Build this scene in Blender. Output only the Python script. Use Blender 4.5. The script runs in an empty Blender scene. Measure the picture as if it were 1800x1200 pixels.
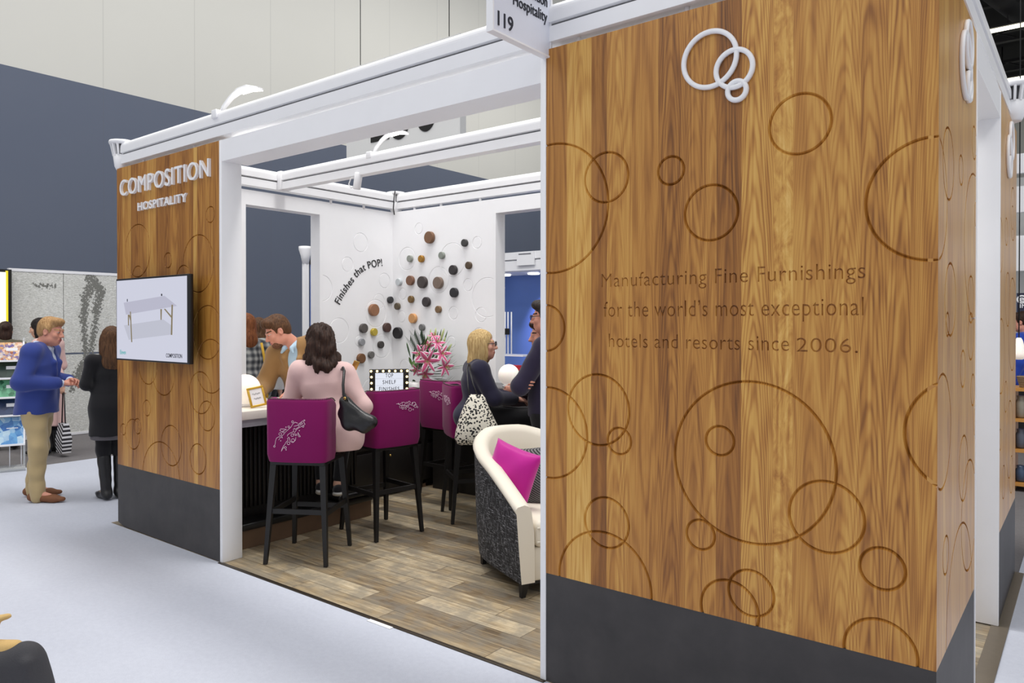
import bpy, bmesh, math, random
import numpy as np
from mathutils import Vector, Matrix, Euler
random.seed(7)
S = bpy.context.scene
COL = S.collection
PI = math.pi

# ------------------------------------------------------------------ camera, world, lights, exposure
EYE = 1.65
FPX, YAW, PITCH, PCX, PCY = 1312.6, math.radians(38.657), math.radians(0.397), 872.8, 576.3
cam_data = bpy.data.cameras.new('camera')
cam = bpy.data.objects.new('camera', cam_data); COL.objects.link(cam)
cam_data.sensor_width = 36.0; cam_data.lens = FPX*36/1800
cam_data.shift_x = (900-PCX)/1800; cam_data.shift_y = (PCY-600)/1800
cam_data.clip_end = 300
cam.location = (0, 0, EYE); cam.rotation_euler = (PI/2-PITCH, 0, YAW)
S.camera = cam
S.view_settings.view_transform = 'Standard'; S.view_settings.look = 'None'
S.view_settings.exposure = 0.0; S.view_settings.gamma = 1.0; S.view_settings.use_curve_mapping = False

world = bpy.data.worlds.new('world'); S.world = world; world.use_nodes = True
bg = world.node_tree.nodes['Background']
bg.inputs[0].default_value = (0.93, 0.95, 1.0, 1); bg.inputs[1].default_value = 0.56

def area(name, loc, size, power, rot=(0, 0, 0), color=(1, 1, 1)):
    l = bpy.data.lights.new(name, 'AREA'); l.shape = 'RECTANGLE'; l.size, l.size_y = size
    l.energy = power; l.color = color
    o = bpy.data.objects.new(name, l); COL.objects.link(o); o.location = loc; o.rotation_euler = rot
    return o
# high-bay hall lighting out of view, plus two added fills for the far wall
area('hall_light_aisle', (-8.5, 0.0, 9.2), (9.0, 1.2), 190, color=(1, .98, .95))
area('hall_light_front', (-2.5, -5.0, 8.6), (14.0, 3.0), 215, rot=(math.radians(22), 0, 0), color=(1, .98, .95))
area('hall_light_booth', (-3.5, 4.2, 9.2), (7.0, 1.2), 540, color=(1, .98, .95))
area('hall_light_right', (4.0, 3.5, 9.0), (1.5, 8.0), 220, color=(1, .98, .95))
area('far_wall_fill', (-12.0, 5.0, 11.5), (2.0, 14.0), 330, rot=(0, math.radians(48), 0), color=(1, .98, .94))  # added fill, tilted to brighten the far hall wall
area('far_wall_fill_end', (-12.0, 20.0, 11.5), (2.0, 14.0), 420, rot=(0, math.radians(48), 0), color=(1, .98, .94))  # second added fill, brightens the far stretch of that wall

# ------------------------------------------------------------------ helpers
def _basis():
    c, s = math.cos(YAW), math.sin(YAW)
    F0 = Vector((-s, c, 0)); R = Vector((c, s, 0)); Z = Vector((0, 0, 1))
    return F0*math.cos(PITCH)-Z*math.sin(PITCH), R, Z*math.cos(PITCH)+F0*math.sin(PITCH)
_F, _R, _U = _basis()
def P(px, py, X=None, Y=None, Z=None, D=None):
    """photo pixel -> point on a real plane of the booth (X, Y or Z fixed) or at depth D"""
    d = _F+_R*((px-PCX)/FPX)+_U*((PCY-py)/FPX)
    if X is not None: t = X/d.x
    elif Y is not None: t = Y/d.y
    elif Z is not None: t = (Z-EYE)/d.z
    else: t = D
    return Vector((0, 0, EYE))+d*t

class NT:
    def __init__(s, name):
        s.m = bpy.data.materials.new(name); s.m.use_nodes = True
        s.t = s.m.node_tree; s.t.nodes.clear()
        s.out = s.t.nodes.new('ShaderNodeOutputMaterial')
    def n(s, typ, ins=None, **props):
        nd = s.t.nodes.new('ShaderNode'+typ)
        for k, v in props.items(): setattr(nd, k, v)
        for k, v in (ins or {}).items():
            sk = nd.inputs[k]
            if hasattr(v, 'links') or isinstance(v, bpy.types.NodeSocket): s.t.links.new(v, sk)
            else:
                if sk.type == 'RGBA' and len(v) == 3: v = (*v, 1)
                sk.default_value = v
        return nd
    def math(s, op, a, b=0.0, c=None):
        ins = {0: a, 1: b}
        if c is not None: ins[2] = c
        return s.n('Math', ins, operation=op).outputs[0]
    def ramp(s, fac, stops, interp='LINEAR'):
        nd = s.n('ValToRGB', {0: fac}); cr = nd.color_ramp; cr.interpolation = interp
        while len(cr.elements) > 1: cr.elements.remove(cr.elements[-1])
        for i, (p, c) in enumerate(stops):
            if not hasattr(c, '__len__'): c = (c, c, c)
            e = cr.elements[0] if i == 0 else cr.elements.new(p)
            e.position = p; e.color = (*c[:3], 1)
        return nd.outputs[0]
    def mix(s, fac, a, b, typ='MIX'):
        nd = s.n('Mix', None, data_type='RGBA', blend_type=typ)
        for k, v in ((0, fac), (6, a), (7, b)):
            if isinstance(v, bpy.types.NodeSocket): s.t.links.new(v, nd.inputs[k])
            else: nd.inputs[k].default_value = v if k == 0 else (*v[:3], 1)
        return nd.outputs[2]
    def noise(s, vec, scale, detail=3, rough=.5, w=None, dist=0.0):
        ins = {'Scale': scale, 'Detail': detail, 'Roughness': rough, 'Distortion': dist}
        if vec is not None: ins['Vector'] = vec
        if w is not None: ins['W'] = w
        return s.n('TexNoise', ins, noise_dimensions='4D' if w is not None else '3D').outputs[0]
    def obj(s, scale=(1, 1, 1), rot=(0, 0, 0)):
        tc = s.n('TexCoord').outputs['Object']
        return s.n('Mapping', {'Vector': tc, 'Scale': scale, 'Rotation': rot}).outputs[0]
    def done(s, color, rough=.5, bump=None, bstr=.2, bdist=.01, **kw):
        b = s.n('BsdfPrincipled', {'Base Color': color, 'Roughness': rough, **kw})
        if bump is not None:
            bp = s.n('Bump', {'Height': bump, 'Strength': bstr, 'Distance': bdist})
            s.t.links.new(bp.outputs[0], b.inputs['Normal'])
        s.t.links.new(b.outputs[0], s.out.inputs[0])
        return s.m
def srgb(r, g, b):
    f = lambda c: (c/255/12.92) if c/255 <= .04045 else ((c/255+.055)/1.055)**2.4
    return (f(r), f(g), f(b))
_mats = {}
def mat(name, rgb, rough=.5, var=.08, scale=30, bump=.0, metal=0.0, **kw):
    """plain procedural material: base colour with a slight noise variation and optional fine bump"""
    if name in _mats: return _mats[name]
    t = NT(name); v = t.obj()
    nz = t.noise(v, scale, 4)
    c = srgb(*rgb)
    col = t.mix(nz, [x*(1-var) for x in c], [min(1, x*(1+var)) for x in c])
    m = t.done(col, rough, bump=nz if bump else None, bstr=bump, Metallic=metal, **kw)
    _mats[name] = m
    return m
def emit(name, rgb, strength):
    if name in _mats: return _mats[name]
    t = NT(name); c = srgb(*rgb)
    e = t.n('Emission', {'Color': c, 'Strength': strength})
    t.t.links.new(e.outputs[0], t.out.inputs[0]); _mats[name] = t.m
    return t.m

class MB:
    """collects shapes, then becomes ONE mesh"""
    def __init__(s): s.b = bmesh.new()
    def poly(s, pts, faces, mi=0, smooth=False):
        vs = [s.b.verts.new(p) for p in pts]
        for f in faces:
            try:
                fc = s.b.faces.new([vs[i] for i in f]); fc.material_index = mi; fc.smooth = smooth
            except ValueError: pass
        return vs
    def box(s, x0, x1, y0, y1, z0, z1, bev=0.0, M=None, mi=0, seg=2):
        t = bmesh.new(); r = bmesh.ops.create_cube(t, size=1)
        for v in t.verts: v.co = Vector(((x0+x1)/2+v.co.x*(x1-x0), (y0+y1)/2+v.co.y*(y1-y0), (z0+z1)/2+v.co.z*(z1-z0)))
        if bev > 0: bmesh.ops.bevel(t, geom=t.edges[:], offset=bev, segments=seg, affect='EDGES', profile=.5)
        s.add(t, M, mi, smooth=bev > 0); return s
    def add(s, t, M=None, mi=0, smooth=None):
        if M is not None: t.transform(M)
        mp = {}
        for v in t.verts: mp[v] = s.b.verts.new(v.co)
        for f in t.faces:
            try:
                nf = s.b.faces.new([mp[v] for v in f.verts]); nf.material_index = mi if mi is not None else f.material_index
                nf.smooth = f.smooth if smooth is None else smooth
            except ValueError: pass
        t.free()
    def hexa(s, p, mi=0):
        """8 points: bottom 4 then top 4"""
        s.poly(p, [(3, 2, 1, 0), (4, 5, 6, 7), (0, 1, 5, 4), (1, 2, 6, 5), (2, 3, 7, 6), (3, 0, 4, 7)], mi); return s
    def prism(s, pts2, fn, a, b, mi=0, smooth=False):
        """extrude polygon pts2 with fn(u,v,w) -> 3d between w=a and w=b"""
        n = len(pts2)
        P3 = [fn(u, v, a) for u, v in pts2]+[fn(u, v, b) for u, v in pts2]
        s.poly(P3, [tuple(range(n-1, -1, -1)), tuple(range(n, 2*n))]+[(i, (i+1) % n, n+(i+1) % n, n+i) for i in range(n)], mi, smooth); return s
    def tube(s, path, r, seg=10, mi=0, closed=False, cap=True):
        path = [Vector(p) for p in path]; n = len(path)
        rs = r if hasattr(r, '__len__') else [r]*n
        rings = []; prev = None
        for i, p in enumerate(path):
            if closed: d = path[(i+1) % n]-path[i-1]
            else: d = path[min(i+1, n-1)]-path[max(i-1, 0)]
            d.normalize()
            if prev is None:
                a = Vector((0, 0, 1)) if abs(d.z) < .9 else Vector((1, 0, 0))
                u = d.cross(a).normalized()
            else: u = (prev-d*prev.dot(d)).normalized()
            prev = u; w = d.cross(u)
            rings.append([s.b.verts.new(p+(u*math.cos(t)+w*math.sin(t))*rs[i]) for t in [2*PI*k/seg for k in range(seg)]])
        m = n if closed else n-1
        for i in range(m):
            A, B = rings[i], rings[(i+1) % n]
            for k in range(seg):
                f = s.b.faces.new((A[k], A[(k+1) % seg], B[(k+1) % seg], B[k])); f.smooth = True; f.material_index = mi
        if cap and not closed:
            for R in (rings[0][::-1], rings[-1]):
                f = s.b.faces.new(R); f.material_index = mi
        return s
    def lathe(s, prof, seg=24, M=None, mi=0, smooth=True, cap=True):
        t = bmesh.new(); rings = []
        for r, z in prof:
            rings.append([t.verts.new((r*math.cos(2*PI*k/seg), r*math.sin(2*PI*k/seg), z)) for k in range(seg)])
        for A, B in zip(rings, rings[1:]):
            for k in range(seg):
                t.faces.new((A[k], A[(k+1) % seg], B[(k+1) % seg], B[k])).smooth = smooth
        if cap:
            t.faces.new(rings[0][::-1]); t.faces.new(rings[-1])
        s.add(t, M, mi); return s
    def ball(s, c, r, M=None, seg=16, mi=0):
        t = bmesh.new(); bmesh.ops.create_uvsphere(t, u_segments=seg, v_segments=max(6, seg*2//3), radius=1)
        rr = r if hasattr(r, '__len__') else (r, r, r)
        t.transform(Matrix.Translation(c) @ (M.to_4x4() if M is not None else Matrix()) @ Matrix.Diagonal((*rr, 1)))
        s.add(t, None, mi, True); return s
    def loft(s, rings, closed_u=True, cap=True, mi=0, smooth=True):
        R = [[s.b.verts.new(p) for p in ring] for ring in rings]; n = len(R[0])
        for A, B in zip(R, R[1:]):
            for k in range(n if closed_u else n-1):
                f = s.b.faces.new((A[k], A[(k+1) % n], B[(k+1) % n], B[k])); f.smooth = smooth; f.material_index = mi
        if cap:
            for q in (R[0][::-1], R[-1]):
                f = s.b.faces.new(q); f.material_index = mi
        return s
    def mesh(s, name):
        bmesh.ops.recalc_face_normals(s.b, faces=s.b.faces[:])
        me = bpy.data.meshes.new(name); s.b.to_mesh(me); s.b.free(); return me

ROOT = {}   # object name -> world location of its thing's origin (for meshes authored in world coordinates)
def setp(o, label=None, cat=None, group=None, kind=None):
    if label: o['label'] = label
    if cat: o['category'] = cat
    if group: o['group'] = group
    if kind: o['kind'] = kind
    return o
def thing(name, label, cat, loc=(0, 0, 0), rz=0.0, group=None):
    o = bpy.data.objects.new(name, None); COL.objects.link(o); o.empty_display_size = .1
    o.location = loc; o.rotation_euler = (0, 0, rz); ROOT[o.name] = Vector(loc)
    return setp(o, label, cat, group)
def obj(name, mb, m, parent=None, local=False, label=None, cat=None, group=None, kind=None, origin=None):
    """links the mesh as ONE object; world-authored geometry is moved into its parent's (or its own) frame"""
    me = mb.mesh(name) if isinstance(mb, MB) else mb
    for x in (m if isinstance(m, (list, tuple)) else [m]): me.materials.append(x)
    o = bpy.data.objects.new(name, me); COL.objects.link(o)
    if parent is not None:
        o.parent = parent; r = ROOT.get(parent.name, Vector((0, 0, 0)))
        if not local: me.transform(Matrix.Translation(-r))
        ROOT[o.name] = r
    elif not local:
        if origin is None:
            co = np.empty(len(me.vertices)*3); me.vertices.foreach_get('co', co); co = co.reshape(-1, 3)
            origin = ((co[:, 0].min()+co[:, 0].max())/2, (co[:, 1].min()+co[:, 1].max())/2, co[:, 2].min())
        origin = Vector(origin); me.transform(Matrix.Translation(-origin)); o.location = origin; ROOT[o.name] = origin
    else: ROOT[o.name] = Vector((0, 0, 0))
    return setp(o, label, cat, group, kind)
def struct(name, mb, m, parent=None, origin=(0, 0, 0)):
    return obj(name, mb, m, parent, kind='structure' if parent is None else None, origin=origin)
def copy_tree(o, parent=None):
    c = o.copy(); COL.objects.link(c)
    if parent is not None: c.parent = parent
    for ch in list(o.children): copy_tree(ch, c)
    return c
def remesh_bool(o, cutters):
    """carve cutters (a MB) out of o for good"""
    me = cutters.mesh('cut'); c = bpy.data.objects.new('cut', me); COL.objects.link(c)
    c.matrix_world = Matrix.Translation(o.location) if False else Matrix()
    md = o.modifiers.new('carve', 'BOOLEAN'); md.operation = 'DIFFERENCE'; md.object = c; md.solver = 'EXACT'; md.use_self = True
    bpy.context.view_layer.update()
    dg = bpy.context.evaluated_depsgraph_get()
    nm = bpy.data.meshes.new_from_object(o.evaluated_get(dg)); old = o.data
    o.modifiers.clear(); o.data = nm; nm.name = old.name
    bpy.data.objects.remove(c); bpy.data.meshes.remove(me)
    return o
def text_bm(s, height=1.0, width=None, depth=.002, fn=None, align='LEFT', bold=0.0, res=4, spacing=1.0):
    """text as a bmesh; letters scaled so that a capital is `height` tall, line `width` wide; fn(x,y,z)->3d maps the flat letters"""
    cu = bpy.data.curves.new('t', 'FONT'); cu.body = s; cu.size = 1; cu.extrude = .5; cu.resolution_u = res; cu.offset = bold
    cu.space_character = spacing
    o = bpy.data.objects.new('t', cu); COL.objects.link(o); bpy.context.view_layer.update()
    me = bpy.data.meshes.new_from_object(o.evaluated_get(bpy.context.evaluated_depsgraph_get()))
    bpy.data.objects.remove(o); bpy.data.curves.remove(cu)
    t = bmesh.new(); t.from_mesh(me); bpy.data.meshes.remove(me)
    bmesh.ops.remove_doubles(t, verts=t.verts[:], dist=1e-5)
    xs = [v.co.x for v in t.verts]; x0, x1 = min(xs), max(xs)
    cap = .729
    sy = height/cap; sx = sy if width is None else width/(x1-x0)
    off = {'LEFT': 0, 'CENTER': -(x1-x0)*sx/2, 'RIGHT': -(x1-x0)*sx}[align]
    for v in t.verts:
        x, y, z = (v.co.x-x0)*sx+off, v.co.y*sy, (v.co.z+.5)*depth
        v.co = fn(x, y, z) if fn else Vector((x, y, z))
    return t
def wall_fn(origin, right, up=(0, 0, 1)):
    """maps flat lettering onto a plane: origin + right*x + up*y + outward*z"""
    o, r, u = Vector(origin), Vector(right).normalized(), Vector(up).normalized(); n = r.cross(u)
    return lambda x, y, z: o+r*x+u*y+n*z
def ring_cut(mb, c, r, right, out, hw=.006, dp=.011, seg=72, square=False):
    """V-groove ring cutter"""
    c, rt, n = Vector(c), Vector(right), Vector(out); up = n.cross(rt)
    k = 1+.008/dp
    prof = [(-hw, .008), (hw, .008), (hw, -dp), (-hw, -dp)] if square else [(-hw*k, .008), (hw*k, .008), (0, -dp)]
    np_ = len(prof)
    rings = []
    for i in range(seg):
        a = 2*PI*i/seg; d = rt*math.cos(a)+up*math.sin(a)
        rings.append([c+d*(r+q)+n*z for q, z in prof])
    R = [[mb.b.verts.new(p) for p in q] for q in rings]
    for i in range(seg):
        A, B = R[i], R[(i+1) % seg]
        for k in range(np_): mb.b.faces.new((A[k], A[(k+1) % np_], B[(k+1) % np_], B[k]))
def flat_ring(mb, c, r, w, t, right, out, seg=64, z0=0.0, mi=0):
    """raised ring, rounded edges; r = mid radius, w = band width, t = thickness"""
    c, rt, n = Vector(c), Vector(right), Vector(out); up = n.cross(rt); e = min(w, t)*.3
    prof = [(-w/2, 0), (-w/2, t-e), (-w/2+e, t), (w/2-e, t), (w/2, t-e), (w/2, 0)]
    R = []
    for i in range(seg):
        a = 2*PI*i/seg; d = rt*math.cos(a)+up*math.sin(a)
        R.append([mb.b.verts.new(c+d*(r+q)+n*(z+z0)) for q, z in prof])
    for i in range(seg):
        A, B = R[i], R[(i+1) % seg]
        for k in range(6):
            f = mb.b.faces.new((A[k], A[(k+1) % 6], B[(k+1) % 6], B[k])); f.smooth = True; f.material_index = mi
# ------------------------------------------------------------------ booth measures (metres)
YF, XS, XL, YB = 2.82, -0.40, -6.21, 5.88      # front face, right side face, left wall face, back wall face
TOP, KICK = 2.90, 0.50
XL2, XB = -4.69, -1.964                        # opening in the front: from XL2 to XB
YS1, YS2 = 3.83, 4.86                          # opening in the right side

# ------------------------------------------------------------------ materials of the setting
def wood_mat(name, bounds, axis, seed=0.0, gain=1.0, coat=.15, arch={}, burls=()):
    """vertical oak boards: bounds = [(start, tone 0..1)], along world axis"""
    t = NT(name)
    tc = t.n('TexCoord').outputs['Object']
    sep = t.n('SeparateXYZ', {0: tc}); u = sep.outputs[axis]; z = sep.outputs[2]
    lo, hi = bounds[0][0], bounds[-1][0]+.2
    f = t.math('DIVIDE', t.math('SUBTRACT', u, lo), hi-lo)
    tone = t.ramp(f, [(max(0, min(1, (b-lo)/(hi-lo))), k) for b, k in bounds], 'CONSTANT')
    pid = t.math('ADD', t.math('MULTIPLY', tone, 37.0), seed)
    vec = t.n('CombineXYZ', {0: t.math('MULTIPLY', u, 1.0), 1: t.math('MULTIPLY', t.math('FLOOR', t.math('MULTIPLY', pid, 5.0)), .37), 2: z}).outputs[0]
    m1 = t.n('Mapping', {'Vector': vec, 'Scale': (5.2, 1, .38)}).outputs[0]
    fig = t.noise(m1, 1.15, 2.0, .45, w=pid, dist=.35)
    rings = t.math('SINE', t.math('MULTIPLY', fig, 120.0))
    rings = t.math('POWER', t.math('ADD', t.math('MULTIPLY', rings, .5), .5), 1.6)
    # flat-sawn boards show nested arches, one board shows burl
    n_b = len(bounds); wid = [(bounds[i+1][0] if i+1 < n_b else hi)-bounds[i][0] for i in range(n_b)]
    nf = lambda b: max(0, min(1, (b-lo)/(hi-lo)))
    cen = t.ramp(f, [(nf(b), nf(b+w_*(.35+.3*((i*37) % 10)/10))) for i, ((b, k), w_) in enumerate(zip(bounds, wid))], 'CONSTANT')
    arch_on = t.ramp(f, [(nf(b), arch.get(i, .12)) for i, (b, k) in enumerate(bounds)], 'CONSTANT')
    dx = t.math('MULTIPLY', t.math('SUBTRACT', f, cen), hi-lo)
    wob = t.noise(t.n('Mapping', {'Vector': vec, 'Scale': (11, 1, 1.3)}).outputs[0], 1.2, 3, .5, w=pid)
    ph = t.math('ADD', t.math('MULTIPLY', z, t.math('ADD', t.math('FRACT', t.math('MULTIPLY', pid, 1.7)), .9)), t.math('ADD', t.math('MULTIPLY', t.math('POWER', t.math('ABSOLUTE', dx), 1.8), 150.0), t.math('MULTIPLY', wob, .9)))
    arcs = t.math('POWER', t.math('ADD', t.math('MULTIPLY', t.math('SINE', t.math('MULTIPLY', ph, 30.0)), .5), .5), 2.2)
    burl = t.noise(t.n('Mapping', {'Vector': vec, 'Scale': (16, 1, 6)}).outputs[0], 1.0, 4, .6, w=pid, dist=2.2)
    burl_on = t.ramp(f, [(nf(b), 1.0 if i in burls else 0.0) for i, (b, k) in enumerate(bounds)], 'CONSTANT')
    m2 = t.n('Mapping', {'Vector': vec, 'Scale': (150, 1, 2.2)}).outputs[0]
    pores = t.noise(m2, 1.0, 4, .65, w=pid)
    m3 = t.n('Mapping', {'Vector': vec, 'Scale': (9, 1, .7)}).outputs[0]
    cloud = t.noise(m3, 1.3, 4, .6, w=pid)
    v = t.math('ADD', tone, t.math('MULTIPLY', t.math('SUBTRACT', cloud, .5), .5))
    v = t.math('SUBTRACT', v, t.math('MULTIPLY', t.math('SUBTRACT', rings, .4), .17))
    v = t.math('SUBTRACT', v, t.math('MULTIPLY', t.math('MULTIPLY', t.math('SUBTRACT', arcs, .3), .26), arch_on))
    v = t.math('ADD', v, t.math('MULTIPLY', t.math('MULTIPLY', t.math('SUBTRACT', burl, .5), 1.3), burl_on))
    v = t.math('ADD', v, t.math('MULTIPLY', t.math('SUBTRACT', pores, .5), .55))
    g = lambda c: [x*gain for x in srgb(*c)]
    col = t.ramp(v, [(0.0, g((100, 58, 18))), (.25, g((148, 93, 34))), (.5, g((187, 129, 56))), (.75, g((214, 163, 80))), (1.0, g((232, 189, 108)))])
    hgt = t.math('ADD', t.math('MULTIPLY', pores, .6), t.math('MULTIPLY', rings, .2))
    return t.done(col, t.math('ADD', t.math('MULTIPLY', pores, .15), .34), bump=hgt, bstr=.10, bdist=.004, **{'Coat Weight': coat, 'Coat Roughness': .3})
FRONT_BOARDS = [(-2.1, .40), (-1.852, .74), (-1.73, .29), (-1.647, .55), (-1.526, .43), (-1.407, .36), (-1.287, .46), (-1.189, .50), (-1.160, .26), (-1.062, .60),
                (-.941, .62), (-.866, .52), (-.74, .56), (-.639, .47), (-.553, .53), (-.48, .50)]
LEFT_BOARDS = [(-6.3, .36), (-6.118, .55), (-5.974, .30), (-5.851, .44), (-5.723, .62), (-5.572, .36), (-5.435, .30), (-5.368, .47), (-5.26, .33), (-5.148, .38),
               (-5.038, .72), (-4.98, .34), (-4.946, .44), (-4.871, .50), (-4.783, .40)]
SIDE_BOARDS = [(2.7, .60), (2.93, .72), (3.02, .55), (3.14, .66), (3.26, .58), (3.40, .70), (3.51, .60), (3.66, .66), (4.8, .60), (4.95, .7), (5.1, .58), (5.25, .66), (5.40, .57), (5.55, .68), (5.7, .6)]  # same oak; tones raised to paint in the side face's sheen
M_front = wood_mat('oak_boards_front', FRONT_BOARDS, 0, 1.0, arch={1: .5, 3: .5, 5: .6, 6: .4, 7: .5, 9: 1.0, 11: .4, 12: .6, 13: .8, 14: .9, 15: .6, 8: .35}, burls=(10,))
M_left = wood_mat('oak_boards_left', LEFT_BOARDS, 0, 4.0, .92)
M_side = wood_mat('oak_boards_side', SIDE_BOARDS, 1, 7.0, 1.0, .5)
M_white = mat('white_laminate', (247, 247, 249), .42, .02, 8)
M_wallwhite = mat('white_painted_partition', (248, 248, 250), .5, .02, 5)
M_beam = mat('white_coated_aluminium', (244, 244, 246), .38, .02, 10)
M_letter0 = mat('white_tape', (236, 236, 236), .6, .03)
M_gap = mat('shadow_gap_rubber', (60, 58, 58), .7)
M_letter = mat('white_acrylic', (246, 246, 248), .35, .01)
M_black = mat('black_lacquer', (22, 21, 22), .42, .2, 40)

def kick_mat():
    t = NT('charcoal_laminate'); v = t.obj()
    n1 = t.noise(v, 5, 5, .6); n2 = t.noise(v, 60, 2)
    c = t.ramp(n1, [(.3, srgb(50, 48, 49)), (.7, srgb(66, 63, 63))])
    return t.done(c, .5, bump=n2, bstr=.03)
M_kick = kick_mat()
def carpet_mat(name, a, b, sc=1.0):
    t = NT(name); v = t.obj()
    n1 = t.noise(v, .9*sc, 5, .6); n2 = t.noise(v, 260*sc, 3, .8); n3 = t.noise(v, 35, 3, .7)
    f = t.math('ADD', t.math('MULTIPLY', n2, .55), t.math('ADD', t.math('MULTIPLY', n1, .3), t.math('MULTIPLY', n3, .25)))
    return t.done(t.ramp(f, [(.35, srgb(*a)), (.72, srgb(*b))]), .95, bump=n2, bstr=.35, bdist=.006)
M_aisle = carpet_mat('white_aisle_carpet', (180, 184, 197), (207, 211, 222))
M_grey = carpet_mat('grey_hall_carpet', (96, 93, 94), (128, 124, 124))
def plankfloor_mat():
    t = NT('weathered_floor_planks'); tc = t.n('TexCoord').outputs['Object']
    sp = t.n('SeparateXYZ', {0: tc})
    vec = t.n('CombineXYZ', {0: sp.outputs[0], 1: t.math('ADD', sp.outputs[1], .07), 2: 0.0}).outputs[0]
    br = t.n('TexBrick', {'Vector': vec, 'Color1': (0, 0, 0), 'Color2': (1, 1, 1), 'Mortar': (.5, .5, .5), 'Scale': 1.0, 'Mortar Size': .0022, 'Brick Width': .78, 'Row Height': .152}, offset=.37, offset_frequency=2)
    pid = br.outputs[0]
    seam = br.outputs[1]
    m = t.n('Mapping', {'Vector': vec, 'Scale': (1.1, 14, 1)}).outputs[0]
    g1 = t.noise(m, 2.0, 5, .65, w=t.math('MULTIPLY', pid, 9.0), dist=.6)
    m2 = t.n('Mapping', {'Vector': vec, 'Scale': (3, 110, 1)}).outputs[0]
    g2 = t.noise(m2, 1.0, 3, .7)
    kn = t.noise(vec, 7.0, 4, .6)
    f = t.math('ADD', t.math('MULTIPLY', g1, .70), t.math('ADD', t.math('MULTIPLY', pid, .34), t.math('SUBTRACT', t.math('MULTIPLY', g2, .44), .22)))
    base = t.ramp(f, [(.22, srgb(70, 57, 42)), (.38, srgb(118, 101, 78)), (.52, srgb(164, 144, 112)), (.66, srgb(200, 182, 150)), (.9, srgb(226, 212, 184))])
    grey = t.mix(t.ramp(kn, [(.40, 0.0), (.60, .62)]), base, srgb(132, 127, 116))
    col = t.mix(t.math('MULTIPLY', seam, .75), grey, srgb(62, 52, 44))
    return t.done(col, .42, bump=t.math('SUBTRACT', g2, t.math('MULTIPLY', seam, 2.0)), bstr=.12, bdist=.004)
M_plank = plankfloor_mat()
def hallwall_mat():
    t = NT('two_tone_hall_wall'); tc = t.n('TexCoord').outputs['Object']; sp = t.n('SeparateXYZ', {0: tc})
    hi = t.math('GREATER_THAN', sp.outputs[2], 7.1)
    fr = t.math('FRACT', t.math('DIVIDE', t.math('SUBTRACT', sp.outputs[1], 7.86), 2.26))
    seam = t.math('LESS_THAN', fr, .012)
    n = t.noise(tc, .4, 4, .6)
    col = t.mix(hi, srgb(96, 105, 124), srgb(222, 221, 214))
    col = t.mix(t.math('MULTIPLY', seam, .14), col, (.12, .12, .13))
    col = t.mix(t.math('MULTIPLY', n, .10), col, (.35, .35, .36))
    return t.done(col, .8)
M_hall = hallwall_mat()
M_paleg = mat('pale_grey_wall', (205, 206, 204), .8, .04, 1)

# ------------------------------------------------------------------ the hall
struct('floor', MB().box(-18.2, 14, -9, 42, -.12, -.006), M_grey)
struct('wall_left', MB().box(-18.3, -18.0, -9, 42, -.006, 21), M_hall)
struct('wall_back', MB().box(-18.3, 14, 31, 31.3, -.006, 21.0), M_paleg)
M_ceil = mat('black_open_ceiling', (16, 15, 17), .8, .3, 2)
M_duct = mat('dark_roof_steel', (34, 32, 32), .6, .2, 3)
cl = struct('ceiling', MB().box(-6, 14, 11, 31, 9.6, 9.8), M_ceil)
for i in range(6):
    m = MB()
    y = 15+i*2.8
    m.box(-6, 9, y, y+.16, 9.2, 9.28); m.box(-6, 9, y, y+.16, 8.95, 9.0)
    for k in range(15):
        x = -6+k; m.tube([(x, y+.08, 9.22), (x+.5, y+.08, 8.98), (x+1, y+.08, 9.22)], .02, 6)
    struct('roof_truss', m, M_duct, cl)
struct('roof_duct', MB().tube([(-3.0, 14.5, 9.1), (.6, 30.8, 9.1)], .28, 16), M_duct, cl)
# aisle carpets
ac = MB(); ac.box(-9.5, 9, -9, YF, -.006, 0.0); ac.box(XS+.02, 9, YF, 42, -.006, 0.0); ac.box(-9.5, XL-.12, YF, 42, -.006, 0.0)
struct('floor_aisle_carpet', ac, M_aisle)
bf = MB(); bf.box(XL-.12, XS, YF, YB+.12, -.006, .002)
struct('floor_booth_planks', bf, M_plank)
struct('trim_floor_front', MB().box(XL2, XB, YF-.022, YF+.004, -.004, .006, .002), mat('bronze_floor_strip', (70, 62, 52), .4, metal=.6))
a_, b_ = P(650, 1089, Z=0), P(692, 1103, Z=0)
obj('tape_strip', MB().box(a_.x, b_.x, YF-.05, YF-.023, .0005, .004), M_letter0, label='short strip of white tape at the edge of the plank floor', cat='tape')
struct('trim_floor_right', MB().box(XS-.03, XS+.05, YS1, YB+.1, -.004, .008, .002), mat('bronze_edge_strip', (116, 106, 92), .45, metal=.3))

# ------------------------------------------------------------------ oak clad front panels with routed circles
RX, RYf, RXs = (1, 0, 0), (0, -1, 0), (0, 1, 0)
def circ(xl, xr, yt, yb, plane):
    """circle on a plane from its extents in the photo -> centre, radius"""
    A, B = P(xl, (yt+yb)/2, **plane), P(xr, (yt+yb)/2, **plane)
    C, D = P((xl+xr)/2, yt, **plane), P((xl+xr)/2, yb, **plane)
    c = (A+B)/2; c.z = (C.z+D.z)/2
    return c, ((A-B).length+(C-D).length)/4
def circ_r(x_ext, xm, yt, yb, plane, side):
    """as circ, when only one side and the height show; side=+1: x_ext is the right end"""
    C, D = P(xm, yt, **plane), P(xm, yb, **plane); r = (C-D).length/2; z = (C.z+D.z)/2
    E = P(x_ext, (yt+yb)/2, **plane)
    c = Vector((E.x-side*r, E.y, z)) if 'Y' in plane else Vector((E.x, E.y-side*r, z))
    return c, r
FP = dict(Y=YF); SP = dict(X=XS)
def carve_circles(o, circles, right, out, **kw):
    mb = MB()
    for c, r in circles: ring_cut(mb, c, r, right, out, **kw)
    return mb

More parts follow.
